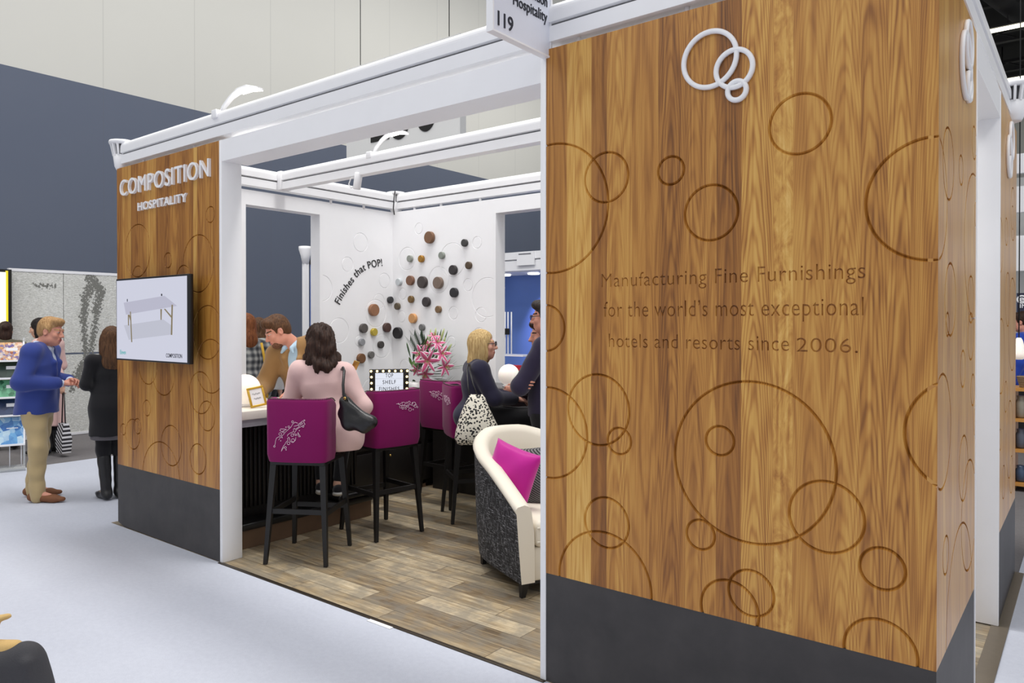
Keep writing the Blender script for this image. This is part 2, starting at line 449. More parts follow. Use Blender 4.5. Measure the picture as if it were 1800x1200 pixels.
# --- corner panel, front leaf
front_c = [circ_r(1069, 984, 251, 479, FP, 1), circ(1028, 1104, 268, 355, FP), circ(1157, 1202, 275, 324, FP), circ(1205, 1296, 324, 423, FP),
           circ(1354, 1460, 164, 271, FP), circ_r(992, 966, 536, 617, FP, 1), circ_r(1032, 968, 681, 840, FP, 1), circ(1000, 1104, 656, 784, FP),
           circ(1069, 1108, 751, 799, FP), circ(1029, 1104, 874, 963, FP), circ(990, 1137, 929, 1128, FP), circ(1189, 1467, 669, 958, FP),
           circ(1242, 1289, 748, 801, FP), circ(1208, 1255, 913, 966, FP), circ(1282, 1359, 1002, 1083, FP), circ(1234, 1332, 1020, 1124, FP),
           circ(1389, 1518, 845, 972, FP), circ(1513, 1590, 962, 1037, FP), circ(1489, 1608, 1086, 1210, FP)]
big_c = circ_r(1522, 1640, 240, 457, FP, -1); front_c.append(big_c)
mid_c = circ_r(1590, 1648, 660, 868, FP, -1); front_c.append(mid_c)
cp = thing('oak_corner_panel', 'large oak-clad corner panel with carved furnishing slogan and white ring logo', 'booth panel', ((XB+XS)/2, YF, 0))
panel = obj('front_cladding', MB().box(XB, XS-.0006, YF, YF+.03, KICK, TOP), M_front, None, origin=(0, 0, 0))
cut = carve_circles(panel, front_c, RX, RYf)
remesh_bool(panel, cut)
cut = MB()
def engrave(s, xl, xr, yb_l, ytop_l, dig=False):
    A, B = P(xl, yb_l[0], Y=YF), P(xr, yb_l[1], Y=YF)
    z = (A.z+B.z)/2; h = P(xl, ytop_l, Y=YF).z-A.z
    cut.add(text_bm(s, h, B.x-A.x, .020, wall_fn((A.x, YF+.010, z), RX), bold=-.006, spacing=1.06), None, 0)
engrave('Manufacturing Fine Furnishings', 1057, 1521, (502, 492), 477)
engrave('for the world\u2019s most exceptional', 1061, 1518, (556, 555), 528)
engrave('hotels and resorts since', 1070, 1387, (612, 614), 587)
engrave('2006.', 1400, 1508, (618, 620), 592)
remesh_bool(panel, cut)
ROOT[cp.name] = Vector(cp.location)
def adopt(o, parent):
    r = ROOT[parent.name]; o.data.transform(Matrix.Translation(o.location)); o.location = (0, 0, 0)
    o.data.transform(Matrix.Translation(-r)); o.parent = parent; ROOT[o.name] = r
def fix_coords(o):
    """keeps Object texture space equal to world space for board patterns: mesh stays in world coordinates"""
    pass
def reparent_world(o, parent):
    o.parent = parent; o.location = -Vector(parent.location); ROOT[o.name] = Vector((0, 0, 0))
reparent_world(panel, cp)
# --- corner panel, side leaf
def unwrap(cr):     # a front circle that continues round the corner onto the side face
    c, r = cr; return Vector((XS, YF+(c.x-XS), c.z)), r
side_c = [unwrap(big_c), unwrap(mid_c)]+[circ(a, b, c, d, SP) for a, b, c, d in (
    (1657.5, 1676.5, 225, 350), (1686, 1693, 273, 325), (1709, 1716, 222, 280), (1713, 1720, 354, 401), (1661, 1680, 462, 590), (1662, 1669, 552, 588),
    (1700, 1713, 495, 557), (1700, 1713, 560, 622), (1688, 1697, 617, 679), (1706, 1714, 662, 708), (1711.5, 1720, 711, 768), (1686, 1701, 765, 880),
    (1690, 1715, 812, 998), (1665, 1707, 922, 1250), (1657, 1668, 946, 1005))]
side_c += [circ_r(1695, 1712, 306, 560, SP, -1), circ_r(1717, 1722, 905, 992, SP, -1)]
def side_panel(name, y0, y1, circles, parent):
    p = obj(name, MB().box(XS-.03, XS, y0, y1, KICK, TOP), M_side, None, origin=(0, 0, 0))
    remesh_bool(p, carve_circles(p, circles, RXs, (1, 0, 0), hw=.0045, dp=.014, square=True))
    reparent_world(p, parent); return p
side_panel('side_cladding', YF+.0006, YS1-.02, side_c, cp)
obj('front_kickboard', MB().box(XB, XS-.001, YF+.001, YF+.03, .004, KICK), M_kick, cp)
obj('side_kickboard', MB().box(XS-.03, XS-.0004, YF+.0014, YS1-.02, .004, KICK), M_kick, cp)
mb = MB(); mb.box(XB-.03, XB, YF-.004, YF+.15, .003, TOP, .002)
obj('edge_trim', mb, M_white, cp, label='white edge trim')
mb = MB(); mb.box(XS-.15, XS+.004, YS1-.02, YS1, .009, TOP, .002)
obj('edge_trim', mb, M_white, cp)
obj('inner_face', MB().box(XB, XS-.12, YF+.12, YF+.15, .004, TOP), M_white, cp)
obj('inner_face', MB().box(XS-.15, XS-.12, YF+.15, YS1-.02, .004, TOP), M_white, cp)
def logo(parent, rings, plane, right, out):
    lg = None
    for i, (a, b, c, d) in enumerate(rings):
        ce, r = circ(a, b, c, d, plane); w = .019
        if 'X' in plane: w = .02
        m = MB(); flat_ring(m, ce, r-w/2, w, .016+.0005*i, right, out, z0=.001)
        o = obj('logo_ring', m, M_letter, parent, label='white raised logo ring')
logo(cp, [(1201, 1299, 52, 158), (1257, 1328, 84, 158.5), (1277, 1317, 139, 181)], FP, RX, RYf)
logo(cp, [(1685, 1703, 62, 168), (1692, 1705, 43, 116), (1694, 1703.5, 133, 173)], SP, RXs, (1, 0, 0))

# --- far right side panel
sp = thing('oak_side_panel', 'narrow oak-clad side panel beyond the white side doorway', 'booth panel', (XS, (YS2+YB)/2, 0))
c2 = [circ(a, b, c, d, SP) for a, b, c, d in ((1776, 1785, 337, 415), (1766.5, 1771.5, 387, 427), (1778, 1782, 365, 400), (1767, 1776, 482, 570), (1773, 1786, 484, 655),
      (1765, 1771, 676, 718), (1768, 1781, 712, 832), (1761, 1767, 822, 872), (1775, 1780.5, 802, 865))]
c2 += [circ_r(1763, 1757, 380, 478, SP, 1), circ_r(1766, 1759, 560, 692, SP, 1), circ_r(1760, 1756, 757, 794, SP, 1)]
side_panel('side_cladding', YS2, YB+.08, c2, sp)
obj('side_kickboard', MB().box(XS-.03, XS, YS2, YB+.08, .009, KICK), M_kick, sp)
obj('door_jamb', MB().box(XS-.15, XS+.004, YS2-.02, YS2, .009, TOP, .002), M_white, sp, label='white doorway jamb')
obj('inner_face', MB().box(XS-.15, XS-.12, YS2, YB+.08, .009, TOP), M_white, sp)
logo(sp, [(1767.5, 1776, 246, 304), (1771, 1779.5, 228, 268), (1770, 1775, 282, 305)], SP, RXs, (1, 0, 0))

# --- left front panel with the sign and the television
lp = thing('oak_sign_panel', 'oak-clad front panel carrying two lines of raised white letters and the television', 'booth panel', ((XL+XL2)/2, YF, 0))
panel = obj('front_cladding', MB().box(XL, XL2, YF, YF+.03, KICK, TOP), M_left, None, origin=(0, 0, 0))
left_c = [circ(220, 264, 394, 487, FP), circ(362, 377, 363, 391, FP), circ(289, 301, 443, 472, FP), circ(322, 375, 412, 514, FP), circ(232, 252, 470, 502, FP),
          circ(311, 334, 466, 512, FP), circ(339, 391, 538, 630, FP), circ(246, 274, 606, 679, FP), circ(270, 305, 614, 698, FP), circ(334, 371, 651, 729, FP),
          circ(345, 396, 596, 691, FP), circ(350, 377, 704, 758, FP), circ(251, 265, 704, 730, FP), circ(221, 246, 737, 789, FP), circ(235, 248, 736, 762, FP),
          circ(212, 221, 745, 764, FP), circ(283, 319, 748, 818, FP), circ(250, 317, 779, 905, FP), circ(334, 362, 780, 833, FP)]
remesh_bool(panel, carve_circles(panel, left_c, RX, RYf, hw=.005))
reparent_world(panel, lp)
mb = MB(); mb.poly([(XL, YF+.001, .03), (XL+.10, YF+.001, .008), (XL2, YF+.001, .004), (XL2, YF+.001, KICK), (XL, YF+.001, KICK),
                    (XL, YF+.03, .03), (XL+.10, YF+.03, .008), (XL2, YF+.03, .004), (XL2, YF+.03, KICK), (XL, YF+.03, KICK)],
                   [(0, 1, 2, 3, 4), (9, 8, 7, 6, 5), (0, 5, 6, 1), (1, 6, 7, 2), (2, 7, 8, 3), (3, 8, 9, 4), (4, 9, 5, 0)])
obj('front_kickboard', mb, M_kick, lp)
obj('levelling_foot', MB().lathe([(.02, 0), (.022, .006), (.012, .012), (.012, .03)], 14, Matrix.Translation((XL+.06, YF+.05, .001))), M_white, lp)
obj('door_jamb', MB().box(XL2, XL2+.03, YF-.004, YF+.15, .003, TOP, .002), M_white, lp, label='white opening jamb')
obj('inner_face', MB().box(XL+.02, XL2, YF+.12, YF+.15, .004, TOP), M_white, lp)
def raised(s, parent, xl, xr, yl, yr, h_px, depth, bold, name):
    A, B = P(xl, yl, Y=YF), P(xr, yr, Y=YF); z = (A.z+B.z)/2
    h = P(xl, yl-h_px, Y=YF).z-A.z
    w = B.x-A.x
    t = text_bm(s, h, w, depth, wall_fn((A.x, YF, z), RX), bold=bold, spacing=1.07)
    m = MB(); m.add(t, None, 0, False); obj(name, m, M_letter, parent, label='white raised letters')
raised('COMPOSITION', lp, 214.5, 371, 343, 313, 29, .020, .0, 'lettering')
raised('HOSPITALITY', lp, 245, 330.5, 370, 355, 14.5, .016, .010, 'lettering')

# ------------------------------------------------------------------ white partition walls
def wallrings(lst, plane): return [circ(*q, plane) for q in lst]
wl = MB()
def frame_wall(mb, fixed0, fixed1, spans, axis):
    for a, b, z0, z1 in spans:
        if axis == 'Y': mb.box(fixed0, fixed1, a, b, z0, z1)
        else: mb.box(a, b, fixed0, fixed1, z0, z1)
w1 = obj('wall_left_booth', MB().box(XL-.14, XL, 4.887, YB+.14, .002, TOP), M_wallwhite, None, kind='structure', origin=(0, 0, 0))
LW, BW = dict(X=XL), dict(Y=YB)
remesh_bool(w1, carve_circles(w1, wallrings([(622, 646, 409, 443), (601, 621, 452, 477), (666, 686, 481, 505), (657, 676, 516, 543), (642, 679, 527, 574),
            (579, 613, 559, 602), (624, 640, 590, 608), (656, 686, 587, 629), (640, 668, 660, 712)], LW)+[circ_r(584, 575, 484, 529, LW, 1)], (0, 1, 0), (1, 0, 0), hw=.005, dp=.006, seg=48))
w2 = obj('wall_back_booth', MB().box(XL, -4.739, YB, YB+.14, .002, TOP), M_wallwhite, None, kind='structure', origin=(0, 0, 0))
remesh_bool(w2, carve_circles(w2, wallrings([(730, 742, 391, 412), (831, 846, 415, 437), (775, 815, 424, 489), (702, 729, 434, 475), (755, 787, 467, 517), (815, 830, 489, 512),
            (838, 875, 477, 568), (701, 714, 506, 527), (699, 712, 546, 567), (789, 805, 539, 561), (836, 855, 540, 566), (832, 852, 575, 606), (704, 719, 631, 656), (786, 800, 590, 612)], BW),
            (1, 0, 0), (0, -1, 0), hw=.005, dp=.006, seg=48))
# doorway frames
m = MB(); m.box(XL-.14, XL+.004, YF+.15, 4.0, .002, TOP); struct('wall_left_pier', m, M_wallwhite)
struct('trim_left_lintel', MB().box(XL-.14, XL+.004, 4.0, 4.889, 2.76, TOP), M_wallwhite)
struct('trim_left_jamb', MB().box(XL-.145, XL+.005, 4.855, 4.889, .002, 2.76), M_white)
struct('trim_back_lintel', MB().box(-4.739, -3.85, YB-.004, YB+.14, 2.755, TOP), M_wallwhite)
struct('trim_back_jamb', MB().box(-4.741, -4.71, YB-.005, YB+.145, .002, 2.755), M_white)
struct('wall_back_pier', MB().box(-3.85, XS-.15, YB-.004, YB+.14, .002, TOP), M_wallwhite)
# header over the wide front opening, lintel over the side opening
struct('trim_front_header', MB().box(XL2+.03, XB-.03, YF, YF+.2, 2.755, TOP), M_white)
struct('trim_side_header', MB().box(XS-.15, XS+.002, YS1, YS2-.02, 2.755, TOP), M_white)

# ------------------------------------------------------------------ aluminium beam grid on top
def beam_profile():
    pts = [(-.045, 0), (.045, 0), (.045, .070), (.030, .073), (.030, .084), (.05, .087), (.05, .13)]
    for k in range(1, 6):
        a = PI/2*k/6; pts.append((.02+.03*math.cos(a), .13+.045*math.sin(a)))
    pts += [(.02, .175), (-.02, .175)]
    for k in range(5, 0, -1):
        a = PI/2*k/6; pts.append((-.02-.03*math.cos(a), .13+.045*math.sin(a)))
    pts += [(-.05, .13), (-.05, .087), (-.030, .084), (-.030, .073), (-.045, .070)]
    return pts
BZ = 2.935
tr = thing('beam_grid', 'white aluminium beam grid with slotted corner connectors resting on the booth panels', 'truss', ((XL+XS)/2, (YF+YB)/2, BZ))
M_groove_shade = mat('grey_groove_shade', (104, 104, 106), .7)  # shade of the beam grooves, painted as a grey strip
def beam(A, B, z=BZ):
    A, B = Vector((*A, z)), Vector((*B, z)); d = (B-A).normalized(); n = Vector((-d.y, d.x, 0))
    m = MB(); m.prism(beam_profile(), lambda u, v, w: A+d*w+n*u+Vector((0, 0, v)), 0, (B-A).length)
    b_ = obj('beam', m, M_beam, tr)
    g_ = MB(); g_.prism([(-.0315, .0745), (.0315, .0745), (.0315, .0825), (-.0315, .0825)], lambda u, v, w: A+d*w+n*u+Vector((0, 0, v)), .002, (B-A).length-.002)
    obj('groove_shade', g_, M_groove_shade, b_); return b_
xo, yo = .05, .05
corners = [(XL+.0, YF+yo), (XS-xo, YF+yo), (XS-xo, YB+.05), (XL+.0, YB+.05)]
beam((XL+.06, YF+yo), (XS-xo-.05, YF+yo)); beam((XS-xo, YF+yo+.05), (XS-xo, YB-.01))
beam((XL+.06, YB+.05), (XS-xo-.05, YB+.05)); beam((XL, YF+yo+.06), (XL, YB-.01))
beam((XL+.05, 4.37), (XS-xo-.05, 4.37))
obj('beam_bracket', MB().box(XL+.05, XL+.11, 4.31, 4.43, BZ-.005, BZ+.175, .006), M_beam, tr)
def connector(x, y, nm='corner_connector'):
    m = MB(); M = Matrix.Translation((x, y, 2.895)) @ Matrix.Diagonal((1.22, 1.22, 1, 1))
    m.lathe([(.04, 0.0), (.045, .012), (.052, .03), (.062, .12), (.058, .122)], 20, M)
    for k in range(14):
        a = 2*PI*k/14; R = Matrix.Translation((x, y, 0)) @ Matrix.Rotation(a, 4, 'Z') @ Matrix.Diagonal((1.22, 1.1, 1, 1))
        m.hexa([R @ Vector(q) for q in ((.048, -.006, 3.01), (.064, -.006, 3.01), (.064, .006, 3.01), (.048, .006, 3.01), (.062, -.006, 3.10), (.080, -.006, 3.10), (.080, .006, 3.10), (.062, .006, 3.10))])
    m.lathe([(.058, .205), (.082, .205), (.088, .222), (.084, .236), (.05, .240)], 24, M)
    o = obj(nm, m, M_beam, tr)
    obj('slot_shade_core', MB().lathe([(.044, .11), (.050, .21)], 16, M), mat('slot_shade', (96, 96, 98), .6), o)  # core coloured dark to stand for the shade inside the slots
    return o
for x, y in (corners[0], corners[1], corners[3], (XS, 5.62)): connector(x, y)
for a, b in ((XL+.35, YF+.05), (-5.1, YF+.05), (-1.82, YF+.05), (-1.3, YF+.05)):
    obj('spacer_peg', MB().lathe([(.012, 2.89), (.012, 2.94)], 10, Matrix.Translation((a, b, 0))), M_beam, tr)
for a, b in ((XL, 5.0), (XL, 5.45), (-5.5, YB+.04), (-4.95, YB+.04), (-5.9, YB+.04)):
    obj('spacer_peg', MB().lathe([(.014, 2.89), (.014, 2.94)], 10, Matrix.Translation((a, b, 0))), M_beam, tr)
obj('cable', MB().tube([(XL+.07, YB-.03, 3.13), (XL+.085, YB-.06, 3.05), (XL+.085, YB-.07, 2.93), (XL+.08, YB-.05, 2.86)], .006, 8), M_black, tr, label='thin black cable')
# ------------------------------------------------------------------ smooth solids for people, cushions and bags (implicit shapes -> one continuous mesh)
def vec(p): return np.array(p, dtype=np.float64)
class Solid:
    def __init__(s): s.p = []
    def cap(s, a, b, ra, rb=None, k=.03, flat=None, op='+', grp=None):
        rb = ra if rb is None else rb; s.p.append(('cap', vec(a), vec(b), ra, rb, k, flat, op)); return s
    def ell(s, c, r, k=.02, R=None, op='+'):
        s.p.append(('ell', vec(c), vec(r), None, None, k, R, op)); return s
    def plane(s, c, n):   # keeps the side opposite to n
        s.p.append(('pl', vec(c), vec(n)/np.linalg.norm(n), None, None, 0, None, 'cut')); return s
    def extend(s, o): s.p += o.p; return s
    def grid(s, h, disp=None):
        lo, hi = [], []
        for q in s.p:
            if q[7] != '+': continue
            if q[0] == 'cap':
                r = max(q[3], q[4])*(1 if q[6] is None or q[6][1] >= 1 else 1/q[6][1]); lo.append(np.minimum(q[1], q[2])-r); hi.append(np.maximum(q[1], q[2])+r)
            else:
                r = q[2].max() if q[6] is not None else q[2]; lo.append(q[1]-r); hi.append(q[1]+r)
        lo = np.min(lo, 0)-3*h; hi = np.max(hi, 0)+3*h
        n = np.ceil((hi-lo)/h).astype(int)+1
        ax = [lo[i]+h*np.arange(n[i]) for i in range(3)]
        f = np.full(n, .5, np.float32)
        for kind, a, b, ra, rb, k, ex, op in s.p:
            if kind == 'pl':
                d = (ax[0]-a[0])[:, None, None]*b[0]+(ax[1]-a[1])[None, :, None]*b[1]+(ax[2]-a[2])[None, None, :]*b[2]
                f = np.maximum(f, d.astype(np.float32)); continue
            if kind == 'cap':
                r = max(ra, rb)*(1 if ex is None or ex[1] >= 1 else 1/ex[1]); l, u = np.minimum(a, b)-r, np.maximum(a, b)+r
            else:
                r = b.max() if ex is not None else b; l, u = a-r, a+r
            e = k+2.5*h
            i0 = np.clip(np.floor((l-e-lo)/h).astype(int), 0, n); i1 = np.clip(np.ceil((u+e-lo)/h).astype(int)+1, 0, n)
            if np.any(i1 <= i0): continue
            sl = tuple(slice(i0[i], i1[i]) for i in range(3))
            x = (ax[0][sl[0]]-a[0])[:, None, None].astype(np.float32); y = (ax[1][sl[1]]-a[1])[None, :, None].astype(np.float32); z = (ax[2][sl[2]]-a[2])[None, None, :].astype(np.float32)
            if kind == 'cap':
                ba = b-a
                if ex is not None:
                    dv, fa = vec(ex[0]), ex[1]; dv = dv/np.linalg.norm(dv)
                    w = (x*dv[0]+y*dv[1]+z*dv[2])*(fa-1)
                    x = x+w*dv[0]; y = y+w*dv[1]; z = z+w*dv[2]; ba = ba+dv*(ba@dv)*(fa-1)
                bb = max(float(ba@ba), 1e-9)
                t = np.clip((x*ba[0]+y*ba[1]+z*ba[2])/bb, 0, 1)
                d = np.sqrt((x-t*ba[0])**2+(y-t*ba[1])**2+(z-t*ba[2])**2)-(ra+(rb-ra)*t)
            else:
                if ex is not None:
                    R = np.array(ex); x, y, z = x*R[0, 0]+y*R[1, 0]+z*R[2, 0], x*R[0, 1]+y*R[1, 1]+z*R[2, 1], x*R[0, 2]+y*R[1, 2]+z*R[2, 2]
                k0 = np.sqrt((x/b[0])**2+(y/b[1])**2+(z/b[2])**2); k1 = np.sqrt((x/b[0]**2)**2+(y/b[1]**2)**2+(z/b[2]**2)**2)+1e-9
                d = k0*(k0-1)/k1
            g = f[sl]
            if op == '+':
                hh = np.maximum(k-np.abs(g-d), 0)/max(k, 1e-6); f[sl] = np.minimum(g, d)-hh*hh*k*.25
            else:
                d = -d; hh = np.maximum(k-np.abs(g-d), 0)/max(k, 1e-6); f[sl] = np.maximum(g, d)+hh*hh*k*.25
        if disp is not None:
            X, Y, Z = np.meshgrid(*ax, indexing='ij', sparse=True); f = f+disp(X, Y, Z).astype(np.float32)
        return f, lo, n
    def mesh(s, name, h=.008, disp=None, smooth=1):
        f, lo, n = s.grid(h, disp)
        ins = f < 0
        c = np.zeros(np.array(n)-1, np.int8)
        cnt = np.zeros(np.array(n)-1, np.int8)
        for dx in (0, 1):
            for dy in (0, 1):
                for dz in (0, 1): cnt += ins[dx:n[0]-1+dx, dy:n[1]-1+dy, dz:n[2]-1+dz]
        act = np.argwhere((cnt > 0) & (cnt < 8))
        idx = -np.ones(np.array(n)-1, np.int32); idx[tuple(act.T)] = np.arange(len(act))
        acc = np.zeros((len(act), 3)); num = np.zeros(len(act))
        for axis in range(3):
            o1, o2 = [q for q in range(3) if q != axis]
            for a in (0, 1):
                for b in (0, 1):
                    off = np.zeros(3, int); off[o1] = a; off[o2] = b; p0 = act+off; p1 = p0.copy(); p1[:, axis] += 1
                    v0, v1 = f[tuple(p0.T)], f[tuple(p1.T)]; m = (v0 < 0) != (v1 < 0)
                    t = np.zeros(len(act)); t[m] = v0[m]/(v0[m]-v1[m])
                    q = p0.astype(float); q[:, axis] += t; acc[m] += q[m]; num[m] += 1
        V = lo+h*(acc/num[:, None])
        F = []
        for axis in range(3):
            o1, o2 = [(1, 2), (2, 0), (0, 1)][axis]
            A = ins.take(range(0, n[axis]-1), axis); B = ins.take(range(1, n[axis]), axis)
            e = np.argwhere(A != B); e = e[(e[:, o1] > 0) & (e[:, o2] > 0) & (e[:, o1] < n[o1]-1) & (e[:, o2] < n[o2]-1)]
            fl = A[tuple(e.T)]
            def cell(d1, d2):
                q = e.copy(); q[:, o1] -= d1; q[:, o2] -= d2; return idx[tuple(q.T)]
            Q = np.stack([cell(1, 1), cell(0, 1), cell(0, 0), cell(1, 0)], 1)
            Q[~fl] = Q[~fl][:, ::-1]; F.append(Q)
        F = np.concatenate(F); F = F[(F >= 0).all(1)]
        for _ in range(smooth):     # one gentle relaxation
            sm = np.zeros_like(V); ct = np.zeros(len(V))
            for i in range(4):
                a, b = F[:, i], F[:, (i+1) % 4]
                np.add.at(sm, a, V[b]); np.add.at(ct, a, 1)
            V = V*.5+.5*sm/np.maximum(ct, 1)[:, None]
        me = bpy.data.meshes.new(name)
        me.vertices.add(len(V)); me.vertices.foreach_set('co', V.astype(np.float32).ravel())
        me.loops.add(F.size); me.loops.foreach_set('vertex_index', F.astype(np.int32).ravel())
        me.polygons.add(len(F)); me.polygons.foreach_set('loop_start', np.arange(0, F.size, 4, dtype=np.int32)); me.polygons.foreach_set('loop_total', np.full(len(F), 4, np.int32))
        me.polygons.foreach_set('use_smooth', np.ones(len(F), bool))
        me.update(); me.validate()
        return me
def poly_centres(me):
    c = np.empty(len(me.polygons)*3); me.polygons.foreach_get('center', c); return c.reshape(-1, 3)
def folds(amp=.004, fx=38, fz=22, seed=0.0):
    return lambda X, Y, Z: amp*(np.sin(fx*X+9*Z+seed)*np.sin(fz*Z+7*Y+seed*2)*.6+np.sin(17*X-31*Y+13*Z+seed*3)*.4)
def rotx(p, c, a):
    p, c = vec(p), vec(c); y, z = p[1]-c[1], p[2]-c[2]; return vec((p[0], c[1]+y*math.cos(a)-z*math.sin(a), c[2]+y*math.sin(a)+z*math.cos(a)))
UPPER = ('waist', 'chest', 'neck', 'head', 'shL', 'shR', 'elL', 'elR', 'wrL', 'wrR')
def joints(h=1.75, lean=0.0, **kw):
    """person's frame: faces +y, own right hand side is +x"""
    s = h/1.75
    J = dict(hip=(0, 0, .95), waist=(0, .005, 1.08), chest=(0, .0, 1.29), neck=(0, -.012, 1.455), head=(0, .022, 1.628))
    for n, x in (('L', -1), ('R', 1)):
        J['sh'+n] = (x*.178, -.012, 1.415); J['el'+n] = (x*.225, -.035, 1.13); J['wr'+n] = (x*.235, .05, .885)
        J['hp'+n] = (x*.088, 0, .91); J['kn'+n] = (x*.098, .012, .49); J['an'+n] = (x*.10, -.03, .085); J['to'+n] = (x*.115, .15, .03)
    J = {k: vec(v)*s for k, v in J.items()}
    if lean:
        for k in UPPER: J[k] = rotx(J[k], J['hip'], -math.radians(lean))
    J.update({k: vec(v) for k, v in kw.items()})
    J['s'] = s
    return J
def torso(q, J, g=0.0, fem=False, fat=1.0, k=.05):
    s = J['s']; f = ((0, 1, 0), 1.42 if not fem else 1.38)
    w = .145 if not fem else .125
    up = J['neck']-J['hip']; up = up/np.linalg.norm(up); fw = np.array([0, up[2], -up[1]]); fw = fw/max(np.linalg.norm(fw), 1e-6)
    f = (fw, f[1])
    q.cap(J['hip'], J['waist'], (.158 if not fem else .165)*s*fat+g, w*s*fat+g, k, f)
    q.cap(J['waist'], J['chest'], w*s*fat+g, (.162 if not fem else .142)*s+g, k, f)
    q.cap(J['chest'], J['chest']*.35+J['neck']*.65, (.16 if not fem else .14)*s+g, .088*s+g, k, f)
    q.cap(J['shL'], J['shR'], .056*s+g, None, k)
    if fem:
        for x in (-1, 1): q.ell(J['chest']+fw*.07*s+np.array([x*.065*s, 0, -.02*s]), np.array([.062, .055, .062])*s+g, .04)
    return q
def arm(q, J, n, g=0.0, to=1.0, k=.03, fat=1.0):
    s = J['s']; a, b, c = J['sh'+n], J['el'+n], J['wr'+n]
    q.cap(a, b, .054*s*fat+g, .043*s*fat+g, k); q.cap(b, b+(c-b)*to, .043*s*fat+g, (.043+(.029-.043)*to)*s*fat+g, k)
    return q
def leg(q, J, n, g=0.0, to=1.0, k=.04, fat=1.0, frm=0.0):
    s = J['s']; a, b, c = J['hp'+n], J['kn'+n], J['an'+n]
    if frm < 1: q.cap(a+(b-a)*frm, b, .088*s*fat+g, .058*s*fat+g, k)
    q.cap(b, b+(c-b)*to, .057*s*fat+g, (.057+(.038-.057)*to)*s*fat+g, k)
    return q
def unit(v): v = vec(v); return v/max(np.linalg.norm(v), 1e-9)
def hand(q, W, d, nrm, n, curl=.5, s=1.0, spread=.12, thumb=True):
    """palm, four bent fingers of different lengths and a thumb from the side of the palm; d = pointing, nrm = back of hand"""
    W, d = vec(W), unit(d); b = unit(vec(nrm)-d*np.dot(nrm, d)); x = np.cross(d, b)*(1 if n == 'R' else -1)   # x: towards the little finger
    q.cap(W-d*.02, W+d*.03*s, .027*s, .028*s, .015, (b, 1.35))
    q.ell(W+d*.055*s, (.040*s, .048*s, .016*s), .012, np.stack([x, d, b], 1))
    L = (.042, .047, .043, .034)
    for i in range(4):
        o = (-.029+.0195*i)*s; st = W+d*(.09-.006*abs(i-1.3))*s+x*o
        dd = unit(d+x*(i-1.5)*spread*.4); a = 0.0; p = st
        for j, (ll, r) in enumerate(((L[i], .0088), (L[i]*.62, .0080), (L[i]*.5, .0072))):
            a += curl*(.55, .9, .7)[j]; e = p+(dd*math.cos(a)-b*math.sin(a))*ll*s; q.cap(p, e, r*s, (r-.0006)*s, .006); p = e
    if thumb:
        t0 = W+d*.022*s-x*.024*s; t1 = t0+unit(d*.75-x*.62-b*.25)*.042*s; t2 = t1+unit(d*.92-x*.12-b*.35*max(curl, .3))*.032*s; t3 = t2+unit(d*.9+x*.1-b*.5*max(curl, .3))*.024*s
        q.cap(t0, t1, .0125*s, .0105*s, .012); q.cap(t1, t2, .0100*s, .0090*s, .006); q.cap(t2, t3, .0090*s, .0075*s, .005)
    return q
def headm(yaw=0, pitch=0, roll=0, base=None):
    """head turn in the person's frame (degrees): yaw>0 to the own left, pitch>0 looks down"""
    M = Matrix.Rotation(math.radians(yaw), 3, 'Z') @ Matrix.Rotation(math.radians(-pitch), 3, 'X') @ Matrix.Rotation(math.radians(roll), 3, 'Y')
    return np.array(M)
